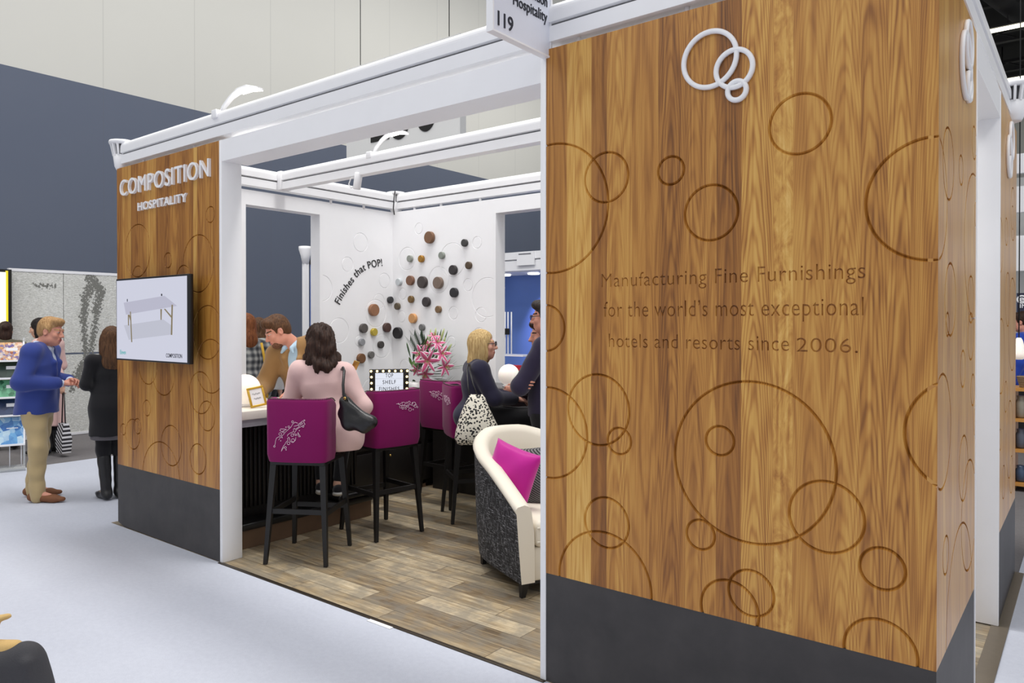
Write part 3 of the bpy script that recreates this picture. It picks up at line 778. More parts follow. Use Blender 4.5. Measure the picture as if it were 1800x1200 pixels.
class Head:
    def __init__(s, c, M, sc=1.0): s.c, s.M, s.s = vec(c), np.array(M), sc
    def w(s, p): return s.c+s.M @ (vec(p)*s.s)
    def local(s, P): return ((P-s.c) @ s.M)/s.s
    def ell(s, q, c, r, k=.015, op='+'): q.ell(s.w(c), vec(r)*s.s, k, s.M, op)
    def cap(s, q, a, b, ra, rb=None, k=.012, op='+'): q.cap(s.w(a), s.w(b), ra*s.s, None if rb is None else rb*s.s, k, None, op)
    def skull(s, q, fem=False):
        s.ell(q, (0, -.014, .030), (.074, .096, .088), .02)
        s.ell(q, (0, .022, -.040), (.058 if not fem else .055, .072, .080), .03)
        s.ell(q, (0, .052, -.094), (.030 if not fem else .024, .030, .024), .03)
        for x in (-1, 1):
            s.ell(q, (x*.044, .012, -.072), (.022, .04, .028), .03)
            s.ell(q, (x*.038, .064, -.026), (.022, .020, .020), .02)
            s.ell(q, (x*.0315, .104, .005), (.017, .017, .011), .008, '-')
            s.ell(q, (x*.0315, .0815, .004), (.0135, .0135, .0120), .003)
            s.ell(q, (x*.076, -.006, -.006), (.010, .020, .033), .008); s.ell(q, (x*.082, .000, -.002), (.005, .010, .018), .005, '-')
        s.cap(q, (-.036, .083, .024), (.036, .083, .024), .011, k=.012)
        s.cap(q, (0, .088, .012), (0, .113, -.030), .0085, .012, .012)
        s.cap(q, (-.012, .102, -.034), (.012, .102, -.034), .0085, k=.008)
        s.cap(q, (-.017, .088, -.0605), (.017, .088, -.0605), .0085, k=.006); s.cap(q, (-.015, .087, -.072), (.015, .087, -.072), .0090, k=.006)
        s.cap(q, (-.02, .101, -.0662), (.02, .101, -.0662), .0035, k=.004, op='-')
    def neck(s, q, base, r=.052):
        q.cap(base, s.w((0, -.025, -.055)), r*s.s*1.12, r*s.s, .03)
    def paint(s, me, hair=True):
        """material slots: 0 skin, 1 brow, 2 lips, 3 eye white, 4 iris"""
        L = s.local(poly_centres(me)); ax = np.abs(L[:, 0]); mi = np.zeros(len(L), np.int32)
        front = L[:, 1] > .055
        mi[front & (ax > .012) & (ax < .052) & (np.abs(L[:, 2]-.029+.10*(ax-.03)**2/.03) < .0055)] = 1
        mi[front & (ax < .024) & (L[:, 2] < -.0535) & (L[:, 2] > -.0795) & (L[:, 1] > .080) & (ax/.024+np.abs(L[:, 2]+.0665)/.014 < 1.25)] = 2
        de = np.stack([ax-.0315, L[:, 2]-.004], 1)
        eye = front & ((de[:, 0]/.0135)**2+(de[:, 1]/.0052)**2 < 1) & (L[:, 1] < .1); mi[eye] = 3
        mi[eye & ((de**2).sum(1) < .0062**2)] = 4
        me.polygons.foreach_set('material_index', mi)
SKIN = {}
def skin(name, rgb):
    if name not in SKIN:
        t = NT(name); n = t.noise(t.obj(), 28, 4, .6); c = srgb(*rgb)
        col = t.mix(n, [c[0]*.93, c[1]*.86, c[2]*.84], [min(1, c[0]*1.06), c[1]*1.06, c[2]*1.05])
        SKIN[name] = t.done(col, .5, **{'Subsurface Weight': .08, 'Subsurface Radius': (.01, .004, .002)})
    return SKIN[name]
M_eye = mat('eye_white', (190, 178, 170), .3, .02); M_iris = mat('dark_iris', (52, 40, 34), .2, .1)
def fabric(name, rgb, rough=.85, bump=.12, scale=420, var=.14, sheen=.2):
    if name in _mats: return _mats[name]
    t = NT(name); v = t.obj(); n1 = t.noise(v, scale, 2, .7); n2 = t.noise(v, 9, 3); c = srgb(*rgb)
    f = t.math('ADD', t.math('MULTIPLY', n1, .6), t.math('MULTIPLY', n2, .4))
    col = t.mix(f, [x*(1-var) for x in c], [min(1, x*(1+var)) for x in c])
    _mats[name] = t.done(col, rough, bump=n1, bstr=bump, bdist=.003, **{'Sheen Weight': sheen, 'Specular IOR Level': .25}); return _mats[name]
def hairmat(name, a, b):
    if name in _mats: return _mats[name]
    t = NT(name); v = t.obj((95, 95, 9)); n = t.noise(v, 1.0, 4, .65, dist=.5)
    _mats[name] = t.done(t.ramp(n, [(.32, srgb(*a)), (.7, srgb(*b))]), .55, bump=n, bstr=.5, bdist=.006, **{'Specular IOR Level': .2}); return _mats[name]
def strands(H, amp=.003, n=34):
    def d(X, Y, Z):
        lx = (X-H.c[0])*H.M[0, 0]+(Y-H.c[1])*H.M[1, 0]+(Z-H.c[2])*H.M[2, 0]; ly = (X-H.c[0])*H.M[0, 1]+(Y-H.c[1])*H.M[1, 1]+(Z-H.c[2])*H.M[2, 1]
        th = np.arctan2(lx, ly+.02); return amp*(np.sin(n*th+14*(Z-H.c[2])+3*np.sin(9*(Z-H.c[2])))*.7+np.sin(n*2.3*th-30*(Z-H.c[2]))*.4)
    return d
def person(label, loc, rz, group=None):
    return thing('person', label, 'person', loc, math.radians(rz), group)
def part(name, root, q, m, h=.009, disp=None, smooth=1, label=None):
    me = q.mesh(name, h, disp, smooth) if isinstance(q, Solid) else q
    return obj(name, me, m, root, local=True, label=label)
def body_mesh(J, H, fem, hands, h, legs=True, nk=.052, bare=()):
    """one continuous body; hands = [(side, direction, back-of-hand, curl)]"""
    q = Solid(); torso(q, J, 0, fem)
    for n in 'LR':
        arm(q, J, n)
        if legs:
            leg(q, J, n); q.cap(J['an'+n], J['to'+n], .036*J['s'], .026*J['s'], .02)
    H.neck(q, J['neck'], nk); H.skull(q, fem)
    for n, d, b, c in hands: hand(q, J['wr'+n]+unit(d)*.02, d, b, n, c, J['s']*(.93 if fem else 1.0))
    me = q.mesh('body', h); H.paint(me); return me
def shoes(q, J, n, g=0.0, sole=.012, heel=0.0):
    s = J['s']; a, t = J['an'+n], J['to'+n]
    fw = unit((t-a)*np.array([1, 1, 0])); b = np.array([a[0], a[1], t[2]])
    q.cap(b-fw*.035*s+np.array([0, 0, .018]), t-fw*.035*s+np.array([0, 0, .004]), .042*s+g, .045*s+g, .03, ((0, 0, 1), 1.15))
    q.cap(t-fw*.035*s, t+fw*.045*s, .043*s+g, .030*s+g, .03, ((0, 0, 1), 1.35))
    q.cap(a+np.array([0, 0, -.01]), b-fw*.02*s+np.array([0, 0, .02]), .042*s+g, .04*s+g, .03)
    q.plane((0, 0, t[2]-.028*s-.002), (0, 0, -1)); return q
# ------------------------------------------------------------------ the people
SK_A = skin('fair_skin', (222, 168, 146)); SK_B = skin('light_skin', (226, 178, 152)); SK_C = skin('ruddy_skin', (214, 152, 130))
LIP = mat('lips', (186, 108, 102), .45); 
def skinset(sk, brow): return [sk, brow, LIP, M_eye, M_iris]
M_navyb = fabric('royal_blue_wool', (52, 68, 138)); M_khaki = fabric('khaki_cotton', (186, 164, 122)); M_brown = mat('tan_brown_suede', (124, 78, 48), .7, .15, 30, .1)
M_shirtw = fabric('pale_blue_shirt', (206, 216, 236), .8, .05); M_blackf = fabric('black_knit', (26, 25, 28), .9, .15); M_blackleather = mat('black_leather', (24, 23, 24), .35, .2, 60, .15)
HB_gold = hairmat('sandy_hair', (142, 104, 66), (206, 166, 116)); HB_brown = hairmat('brown_hair', (58, 40, 28), (112, 78, 52)); HB_dark = hairmat('dark_brown_hair', (30, 21, 18), (70, 48, 38))
HB_blond = hairmat('blonde_hair', (156, 122, 74), (226, 198, 142)); HB_aub = hairmat('auburn_hair', (92, 50, 28), (150, 92, 54)); HB_black = hairmat('near_black_hair', (20, 17, 17), (46, 38, 36))

def short_hair(H, m, root, top=.03, quiff=0.0, h=.007, n=30, low=-.02):
    q = Solid()
    H.ell(q, (0, -.020, .040), (.081, .100, .088+top*.5), .02)
    H.ell(q, (0, -.055, .0), (.074, .060, .075), .02)
    if quiff: H.ell(q, (0, .055, .098), (.058, .048, .026+quiff), .03); H.cap(q, (-.05, .05, .09), (.055, .062, .10), .024, k=.03)
    for x in (-1, 1): H.ell(q, (x*.068, .006, .022), (.014, .028, .045), .015)
    H.ell(q, (0, .105, -.020), (.085, .088, .086), .012, '-')           # face stays clear
    for x in (-1, 1): H.ell(q, (x*.088, .004, -.016), (.024, .034, .040), .01, '-'); H.ell(q, (x*.07, .075, .012), (.03, .035, .05), .012, '-')
    H.ell(q, (0, .0, -.125), (.12, .12, .075+low), .01, '-')
    return part('hair', root, q, m, h, strands(H, .0022, n))

# 1. man in the blue blazer
def blazer_man():
    c = P(68, 878, Z=0); r = person('sandy-haired man in royal blue blazer and khaki trousers handing over a thin card', (c.x, c.y, .001), -44)
    J = joints(1.71, 5, wrR=(.09, .24, 1.09), elR=(.27, -.03, 1.11), elL=(-.25, .0, 1.12), wrL=(-.02, .27, 1.11), anL=(-.15, -.13, .085), knL=(-.13, -.05, .49), toL=(-.17, .06, .03), anR=(.10, .02, .085), toR=(.13, .22, .03), knR=(.11, .05, .50))
    J['head'] = J['head']+np.array([0, .035, -.02])
    H = Head(J['head'], headm(-8, 8), 1.04)
    hd = [('R', (-.55, .8, .02), (.5, .3, .8), .75), ('L', (.5, .85, .0), (-.5, .2, .8), .8)]
    obj('body', body_mesh(J, H, False, hd, .0065, nk=.060), skinset(SK_C, HB_gold), r, local=True)
    short_hair(H, HB_gold, r, .018, .006)
    q = Solid(); torso(q, J, .014, False, 1.12); [arm(q, J, n, .009, .98) for n in 'LR']; q.plane((0, 0, .86), (0, 0, -1))
    for x in (-1, 1): q.cap(J['neck']+np.array([x*.05, .0, .045]), J['neck']+np.array([x*.018, .085, -.012]), .016, .018, .02)
    q.cap(J['neck']+np.array([-.05, -.035, .045]), J['neck']+np.array([.05, -.035, .045]), .018, k=.03)
    part('shirt', r, q, M_shirtw, .009)
    q = Solid(); torso(q, J, .030, False, 1.18); [arm(q, J, n, .024, .88, fat=1.1) for n in 'LR']
    q.cap(J['hip']+np.array([0, -.01, .05]), J['hip']+np.array([0, -.015, -.14]), .205, .222, .05, ((0, 1, 0), 1.28))
    q.ell(J['chest']+np.array([0, .19, .06]), (.055, .09, .17), .02, op='-')
    q.cap(J['waist']+np.array([0, .22, -.06]), J['hip']+np.array([0, .25, -.22]), .022, .07, .02, op='-')
    for x in (-1, 1):
        q.cap(J['neck']+np.array([x*.07, .01, .005]), J['chest']+np.array([x*.055, .135, .02]), .017, .02, .02); q.cap(J['chest']+np.array([x*.055, .135, .02]), J['waist']+np.array([x*.02, .15, .04]), .02, .012, .02)
    q.cap(J['neck']+np.array([-.07, -.03, .015]), J['neck']+np.array([.07, -.03, .015]), .024, k=.03)
    q.ell(H.w((0, .03, -.12)), (.052, .06, .06), .02, op='-')
    q.plane(J['hip']+np.array([0, 0, -.115]), (0, 0, -1))
    part('blazer', r, q, M_navyb, .008, folds(.008, 30, 26))
    q = Solid(); q.cap(J['hpL'], J['hpR'], .125, k=.06); q.cap(J['hip']-np.array([0, 0, .03]), J['hip']+np.array([0, 0, .05]), .155, .15, .05, ((0, 1, 0), 1.4)); [(leg(q, J, n, .014, 1.0, fat=1.12), q.cap(J['an'+n]+np.array([0, .01, .06]), J['an'+n]+np.array([0, .025, -.025]), .060, .066, .03)) for n in 'LR']
    part('trousers', r, q, M_khaki, .009, folds(.010, 26, 34, 1))
    for n in 'LR': part('shoe', r, shoes(Solid(), J, n), M_brown, .008)
    return r, J
r1, J1 = blazer_man()

# 2. woman in black, seen from behind
def black_dress_woman():
    c = P(197, 876, Z=0); r = person('brown-haired woman in black knee-length dress and tall boots, seen from behind', (c.x, c.y, .001), 72)
    J = joints(1.60, 0, elL=(-.215, -.02, 1.08), wrL=(-.12, .20, 1.08), elR=(.22, -.03, 1.08), wrR=(.12, .2, 1.10), anL=(-.05, -.03, .085), toL=(-.09, .13, .03), knL=(-.07, .02, .46), anR=(.06, .0, .085), toR=(.07, .17, .03), knR=(.075, .03, .46))
    H = Head(J['head'], headm(4, 6), .98)
    obj('body', body_mesh(J, H, True, [('L', (.6, .8, 0), (-.4, .2, .8), .6), ('R', (-.6, .8, 0), (.4, .2, .8), .6)], .0075), skinset(SK_B, HB_brown), r, local=True)
    q = Solid(); H.ell(q, (0, -.018, .035), (.088, .108, .100), .02); H.ell(q, (0, -.06, -.09), (.098, .066, .15), .04); H.ell(q, (0, -.065, -.22), (.10, .05, .09), .04)
    for x in (-1, 1): H.ell(q, (x*.082, .0, -.08), (.026, .05, .12), .03)
    H.ell(q, (0, .11, -.045), (.07, .075, .11), .01, '-')
    part('hair', r, q, HB_brown, .008, strands(H, .0035, 26))
    q = Solid(); torso(q, J, .012, True); [arm(q, J, n, .010, .97) for n in 'LR']
    q.cap(J['hip'], (0, 0, .60), .172, .19, .06, ((0, 1, 0), 1.25)); q.cap(J['waist'], J['hip'], .16, .19, .06, ((0, 1, 0), 1.3)); q.plane((0, 0, .60), (0, 0, -1))
    part('dress', r, q, M_blackf, .010, folds(.005, 34, 10, 2))
    q = Solid(); q.cap((0, 0, .72), (0, 0, .575), .165, .182, .05, ((0, 1, 0), 1.25)); q.plane((0, 0, .565), (0, 0, -1))
    part('lace_hem', r, q, fabric('grey_lace', (88, 84, 88)), .010)
    q = Solid(); [leg(q, J, n, .006, 1) for n in 'LR']; part('tights', r, q, M_blackf, .010)
    for n in 'LR':
        q = Solid(); leg(q, J, n, .014, 1, frm=1); q.p = []
        q.cap(J['kn'+n]*.8+J['an'+n]*.2, J['an'+n], .060, .046, .03); shoes(q, J, n); part('boot', r, q, M_blackleather, .008, folds(.003, 40, 60))
    return r
black_dress_woman()

# 3. woman in the pink coat behind him
M_pinkcoat = fabric('dusty_pink_wool', (222, 184, 176)); 
def pink_coat_woman():
    c = P(84, 797, Z=0); r = person('dark-haired woman in long pink coat standing behind the man in the blue blazer', (c.x, c.y, .001), 125)
    J = joints(1.70, 0, elR=(.24, -.02, 1.1), wrR=(.16, .16, 1.12))
    tc = P(112, 772, D=9.25)+Vector((0, 0, .60)); lc = Matrix.Rotation(-math.radians(125), 3, 'Z') @ (tc-Vector((c.x, c.y, 0)))
    n_ = 'L' if lc.x < 0 else 'R'; J['wr'+n_] = vec(lc)+np.array([0, 0, .09]); J['el'+n_] = (J['sh'+n_]+J['wr'+n_])/2+np.array([.03*(-1 if n_ == 'L' else 1), -.05, 0])
    J['head'] = J['head']+np.array([-.05, .05, 0])
    H = Head(J['head'], headm(20, 10), 1.0)
    obj('body', body_mesh(J, H, True, [('R', (0, .2, -1), (1, 0, 0), .9), ('L', (0, .2, -1), (-1, 0, 0), .9)], .010), skinset(SK_B, HB_black), r, local=True)
    q = Solid(); H.ell(q, (0, -.018, .035), (.086, .106, .098), .02); H.ell(q, (0, -.055, -.10), (.088, .062, .14), .04)
    for x in (-1, 1): H.ell(q, (x*.08, .0, -.08), (.022, .045, .12), .03)
    H.ell(q, (0, .11, -.045), (.07, .075, .11), .01, '-'); part('hair', r, q, HB_black, .010, strands(H, .003, 26))
    q = Solid(); torso(q, J, .03, True); [arm(q, J, n, .024, .96) for n in 'LR']; q.cap(J['hip'], (0, 0, .36), .19, .235, .06, ((0, 1, 0), 1.25)); q.plane((0, 0, .36), (0, 0, -1))
    q.cap(J['neck']+np.array([-.06, -.02, .02]), J['neck']+np.array([.06, -.02, .02]), .03, k=.03)
    part('coat', r, q, M_pinkcoat, .012, folds(.006, 30, 8, 3))
    q = Solid(); [leg(q, J, n, .008, 1) for n in 'LR']; part('tights', r, q, M_blackf, .012)
    for n in 'LR':
        q = Solid(); q.cap(J['kn'+n]*.5+J['an'+n]*.5, J['an'+n], .055, .046, .03); shoes(q, J, n); part('boot', r, q, M_blackleather, .010)
pink_coat_woman()
m = fabric('striped_canvas', (120, 116, 118))
def stripe_mat(name, a, b, fr, axis=2, rough=.85):
    t = NT(name); sp = t.n('SeparateXYZ', {0: t.n('TexCoord').outputs['Object']}); w = t.math('GREATER_THAN', t.math('SINE', t.math('MULTIPLY', t.math('ADD', sp.outputs[axis], t.math('MULTIPLY', sp.outputs[0], .6)), fr)), 0.1)
    return t.done(t.mix(w, srgb(*a), srgb(*b)), rough)
c = P(112, 772, D=9.25)
q = MB(); q.loft([[(c.x-.09+.02*k*0, c.y-.05, c.z-.16), (c.x+.09, c.y-.05, c.z-.16), (c.x+.09, c.y+.05, c.z-.16), (c.x-.09, c.y+.05, c.z-.16)] for k in (0,)]+
                 [[(c.x-.10, c.y-.06, c.z), (c.x+.10, c.y-.06, c.z), (c.x+.10, c.y+.06, c.z), (c.x-.10, c.y+.06, c.z)], [(c.x-.08, c.y-.03, c.z+.20), (c.x+.08, c.y-.03, c.z+.20), (c.x+.08, c.y+.03, c.z+.20), (c.x-.08, c.y+.03, c.z+.20)]], smooth=False)
bg_ = thing('tote_bag', 'black and white striped tote carried at the pink-coated woman\u2019s side', 'bag', (c.x, c.y, c.z-.16))
obj('bag_body', q, stripe_mat('black_white_stripes', (40, 38, 42), (214, 212, 214), 130), bg_)
obj('handle', MB().tube([(c.x-.05, c.y, c.z+.19), (c.x-.02, c.y, c.z+.58), (c.x+.02, c.y, c.z+.58), (c.x+.05, c.y, c.z+.19)], .008, 8), M_blackleather, bg_)

# 4. person in olive jacket behind the tile rack
def olive_person():
    c = P(9, 640, D=9.75); r = person('dark-haired person in olive jacket behind the tile display rack', (c.x, c.y, .001), 70)
    J = joints(1.66, 8); H = Head(J['head'], headm(0, 14), 1.0)
    obj('body', body_mesh(J, H, False, [('L', (0, .3, -1), (-1, 0, 0), .4), ('R', (0, .3, -1), (1, 0, 0), .4)], .011), skinset(SK_B, HB_dark), r, local=True)
    q = Solid(); H.ell(q, (0, -.018, .035), (.086, .106, .098), .02); H.ell(q, (0, -.06, -.06), (.080, .055, .09), .04); H.ell(q, (0, .11, -.045), (.07, .075, .11), .01, '-'); H.ell(q, (0, -.11, .03), (.045, .045, .045), .02)
    part('hair', r, q, HB_dark, .010, strands(H, .003, 26))
    q = Solid(); torso(q, J, .03, False, 1.1); [arm(q, J, n, .022, .96) for n in 'LR']; q.cap(J['hip'], J['hip']-np.array([0, 0, .1]), .19, .2, .05, ((0, 1, 0), 1.3)); q.cap(J['neck']+np.array([-.06, -.03, .02]), J['neck']+np.array([.06, -.03, .02]), .035, k=.03)
    q.plane((0, 0, .82), (0, 0, -1)); part('jacket', r, q, fabric('olive_cotton', (96, 92, 74)), .012, folds(.006))
    q = Solid(); q.cap(J['hpL'], J['hpR'], .11, k=.05); [leg(q, J, n, .016, .98) for n in 'LR']; part('trousers', r, q, M_blackf, .012)
    for n in 'LR': part('shoe', r, shoes(Solid(), J, n), M_blackleather, .010)
olive_person()
# ------------------------------------------------------------------ wall discs and lettering
def discmat(name, rgb, grain=.25, rough=.5, metal=0.0):
    if name in _mats: return _mats[name]
    t = NT(name); v = t.obj((60, 60, 8)); n = t.noise(v, 1.2, 4, .6); c = srgb(*rgb)
    _mats[name] = t.done(t.mix(n, [x*(1-grain) for x in c], [min(1, x*(1+grain)) for x in c]), rough, bump=n, bstr=.08, Metallic=metal); return _mats[name]
def disc(cx, cy, hpx, plane, rgb, label, kind='wood', wall='back'):
    c = P(cx, cy, **plane); top, bot = P(cx, cy-hpx/2, **plane), P(cx, cy+hpx/2, **plane); r = (top.z-bot.z)/2
    out = Vector((0, -1, 0)) if 'Y' in plane else Vector((1, 0, 0))
    rot = Vector((0, 0, 1)).rotation_difference(out).to_matrix().to_4x4()
    m = MB(); d = .022+.35*r; m.lathe([(r*.96, .001), (r, .005), (r, d-.004), (r-.004, d)], 40, Matrix.Translation(c) @ rot, smooth=True)
    for f in m.b.faces: f.smooth = len(f.verts) < 5
    k = 'finish_'+'_'.join(map(str, rgb))
    o = obj('finish_disc', m, discmat(k, rgb, .08 if kind != 'wood' else .28, .3 if kind == 'metal' else .55, .8 if kind == 'metal' else 0.0), origin=c, label=label, cat='sample disc', group='finish sample discs on the white wall')
    return o
for a in [(757.5, 417.5, 21, BW, (118, 84, 58), 'large walnut brown disc, topmost of all on the white wall'),
    (818.5, 427, 13, BW, (58, 58, 58), 'small charcoal disc farthest to the upper side by the doorway'),
    (778.4, 449, 12.5, BW, (134, 140, 132), 'small pale grey-green disc under the topmost walnut disc, doorway side', 'plain'),
    (722.5, 454.7, 12, BW, (146, 150, 142), 'small pale grey-green disc on the corner side of the amber disc', 'plain'),
    (742.5, 455, 12.5, BW, (168, 124, 58), 'small amber gold disc below the topmost walnut disc', 'metal'),
    (825.7, 466.5, 13, BW, (82, 66, 48), 'small dark brown disc nearest the back doorway'),
    (798.7, 474.5, 17, BW, (48, 43, 44), 'medium black disc between dark brown doorway disc and taupe disc'),
    (723.5, 493, 17, BW, (124, 88, 68), 'medium reddish brown disc beside the large dark charcoal disc'),
    (745, 496, 21, BW, (68, 60, 58), 'large dark charcoal disc between reddish brown and taupe discs'),
    (772.7, 497, 21, BW, (122, 104, 92), 'large taupe disc with a faint diagonal stripe'),
    (703, 495.8, 12.5, BW, (196, 202, 206), 'small pale silver disc close to the wall corner', 'plain'),
    (800.3, 514.2, 17, BW, (38, 37, 40), 'medium black disc lowest on the doorway side'),
    (724.5, 526, 12.5, BW, (128, 104, 70), 'small bronze disc below the reddish brown disc', 'metal'),
    (751.7, 530.5, 17, BW, (54, 48, 50), 'medium black disc below the large charcoal disc'),
    (772.5, 543.7, 12.5, BW, (122, 96, 66), 'small bronze brown disc lowest under the taupe disc'),
    (700.4, 538.2, 12, BW, (90, 78, 60), 'small dark olive disc beside the wall corner'),
    (728, 559.3, 17, BW, (206, 152, 98), 'medium light orange wood disc above the lilies'),
    (743.7, 575.3, 12, BW, (112, 112, 112), 'small grey disc just above the lily leaves', 'plain'),
    (701.5, 585, 20, BW, (36, 34, 37), 'large black disc near the lilies and the lightbox sign'),
    (684.2, 527, 12, LW, (52, 52, 54), 'small charcoal disc beside the lettering, near the corner'),
    (654.7, 544.7, 21, LW, (150, 106, 76), 'large tan brown wood disc below the curved lettering'),
    (637, 576.7, 16.5, LW, (88, 82, 80), 'medium grey-brown disc above the small silver one'),
    (655.5, 583.3, 13.5, LW, (206, 184, 84), 'small shiny gold disc', 'metal'),
    (678, 575.5, 16.5, LW, (82, 58, 52), 'medium dark maroon disc beside the gold disc'),
    (634, 601.2, 12.5, LW, (146, 148, 152), 'small silver grey disc left of the charcoal disc', 'plain'),
    (667.5, 605.5, 12.5, LW, (64, 60, 58), 'small charcoal brown disc above the lightbox sign'),
    (650.5, 623.3, 12.5, LW, (108, 106, 104), 'small mid grey disc low beside the brown one', 'plain'),
    (632.7, 629.5, 17, LW, (118, 80, 48), 'medium brown wood disc, lowest of all on the wall')]:
    disc(*a)
# curved lettering on the left partition
base = [P(560+x*.25, 380+y*.25, X=XL) for x, y in ((148, 622), (166, 578), (196, 530), (230, 482), (262, 437), (300, 396), (340, 372), (392, 358), (452, 348))]
pl = [(q.y, q.z) for q in base]; seg = [0]
for i in range(1, len(pl)): seg.append(seg[-1]+math.dist(pl[i], pl[i-1]))
def along(d):
    d = max(0, min(seg[-1]-1e-6, d))
    for i in range(1, len(seg)):
        if d <= seg[i]:
            f = (d-seg[i-1])/(seg[i]-seg[i-1]); a, b = pl[i-1], pl[i]
            t0 = math.atan2(b[1]-a[1], b[0]-a[0]); tp = math.atan2(pl[max(i-1, 1)][1]-pl[max(i-2, 0)][1], pl[max(i-1, 1)][0]-pl[max(i-2, 0)][0]); tn = math.atan2(pl[min(i+1, len(pl)-1)][1]-pl[min(i, len(pl)-2)][1], pl[min(i+1, len(pl)-1)][0]-pl[min(i, len(pl)-2)][0])
            th = ((tp+t0)/2)*(1-f)+((t0+tn)/2)*f
            return a[0]+(b[0]-a[0])*f, a[1]+(b[1]-a[1])*f, th
def bend(x, y, z):
    a, b, th = along(x); return Vector((XL+.002+z, a-math.sin(th)*y, b+math.cos(th)*y))
m = MB(); m.add(text_bm('Finishes that POP!', .085, seg[-1]*.99, .004, bend, bold=.004, spacing=1.08), None, 0, False)
obj('wall_lettering', m, mat('black_vinyl', (34, 33, 34), .5), label='black curved lettering reading Finishes that POP on the white wall', cat='lettering')

# ------------------------------------------------------------------ television on the sign panel
tv = thing('television', 'wall-mounted flat television showing a white table design', 'television', (-5.42, 2.70, 1.36))
YT = 2.70; tx0, tx1, tz0, tz1 = -5.965, -4.882, 1.362, 1.99
m = MB(); m.box(tx0, tx1, YT, YT+.035, tz0, tz1, .004); m.box(tx0+.2, tx1-.2, YT+.035, YT+.06, tz0+.1, tz1-.1, .01)
obj('housing', m, mat('black_plastic', (18, 18, 20), .35), tv)
obj('wall_bracket', MB().box(-5.6, -5.25, YT+.06, YF-.0015, 1.5, 1.85), M_black, tv)
def screen_mat():
    t = NT('lit_screen'); c = t.n('Emission', {'Color': srgb(214, 216, 232), 'Strength': .92}); t.t.links.new(c.outputs[0], t.out.inputs[0]); return t.m
scr = obj('screen', MB().box(tx0+.012, tx1-.022, YT-.001, YT+.002, tz0+.012, tz1-.014), screen_mat(), tv, label='lit white screen')
def tvp(x, y, off=.0022):   # picture element, measured from the screen's corners
    return Vector((tx0+.012+(x-88)/(885-88)*(tx1-tx0-.034), YT-off, tz1-.014-(y-148+ (88-x)*.088*-1*0)/(1018-148)*(tz1-tz0-.026)))
def tq(x, y):               # undo the screen's perspective: top edge runs from 148 to 78, bottom edge from 1010 to 1040
    f = (x-88)/(870-88); top = 148-70*f; bot = 1008+30*f; return (x, 148+(y-top)/(bot-top)*870)
def tvpoly(pts, col, off, name):
    m = MB(); q = [tvp(*tq(*p), off) for p in pts]; m.poly(q, [tuple(range(len(q)))]); return m
grp_t = MB()
def tvadd(mb, pts, off): mb.poly([tvp(*tq(*p), off) for p in pts], [tuple(range(len(pts)))])
m = MB(); tvadd(m, [(180, 640), (640, 565), (740, 640), (735, 730), (240, 800)], .0024); obj('picture_floor', m, emit('screen_grey', (200, 202, 216), .9), scr)
m = MB(); tvadd(m, [(180, 388), (655, 302), (788, 412), (208, 520)], .0034); obj('picture_tabletop', m, emit('screen_lilac', (194, 194, 212), .9), scr)
m = MB()
for a in ([(258, 485), (270, 485), (286, 825), (272, 825)], [(232, 520), (246, 520), (246, 640), (234, 640)], [(610, 450), (628, 450), (624, 570), (612, 570)], [(730, 400), (746, 400), (738, 735), (722, 735)], [(648, 448), (664, 446), (728, 522), (726, 545)], [(240, 520), (254, 518), (268, 560), (266, 600)]): tvadd(m, a, .0044)
obj('picture_legs', m, emit('screen_tan', (150, 138, 112), .8), scr)
m = MB()
for a in ([(222, 345), (232, 345), (232, 375), (222, 375)], [(618, 280), (632, 280), (632, 304), (618, 304)]): tvadd(m, a, .0044)
m2 = m; z = tvp(*tq(670, 985)); w = tvp(*tq(838, 985)).x-z.x
m2.add(text_bm('COMPOSITION', .030, w, .001, wall_fn(z+Vector((0, -.0012, 0)), RX), bold=.004), None, 0, False)
obj('picture_caption', m2, emit('screen_dark', (60, 62, 72), .8), scr)
m = MB(); z = tvp(*tq(132, 960)); w = tvp(*tq(205, 960)).x-z.x
m.add(text_bm('Eleven', .034, w, .001, wall_fn(z+Vector((0, -.0012, 0)), RX)), None, 0, False)
obj('picture_title', m, emit('screen_teal', (80, 190, 190), .8), scr)

# ------------------------------------------------------------------ flag sign, arm lamps and spotlight on the beams
fs = thing('flag_sign', 'white booth number sign with black 119 jutting from the front beam', 'sign', (-1.97, 2.60, 2.86))
sy0, sy1, sz0, sz1 = 2.415, 2.83, 2.868, 3.30
m = MB(); m.box(-1.975, -1.95, sy0, sy1, sz0, sz1)
obj('sign_board', m, mat('white_sign_board', (226, 229, 240), .35, .02), fs)
m = MB(); m.box(-1.98, -1.945, sy0-.008, sy0, sz0-.008, sz1); m.box(-1.98, -1.945, sy1, sy1+.012, sz0-.008, sz1); m.box(-1.98, -1.945, sy0, sy1, sz0-.008, sz0)
obj('sign_frame', m, M_beam, fs)
m = MB(); m.add(text_bm('119', .062, .105, .003, wall_fn((-1.95, sy0+.03, 2.895), (0, 1, 0)), bold=.01), None, 0, False)
M_print_ = mat('black_print', (28, 30, 42), .6); obj('booth_number', m, M_print_, fs)
m = MB(); m.add(text_bm('Hospitality', .050, .255, .003, wall_fn((-1.95, sy1-.025-.255, 3.015), (0, 1, 0)), bold=.004), None, 0, False); obj('name_line', m, M_print_, fs)
m = MB(); m.add(text_bm('Composition', .050, .285, .003, wall_fn((-1.95, sy1-.025-.285, 3.085), (0, 1, 0)), bold=.004), None, 0, False)
obj('name_line', m, M_print_, fs)
M_led = emit('lamp_led', (255, 252, 240), 9.0)
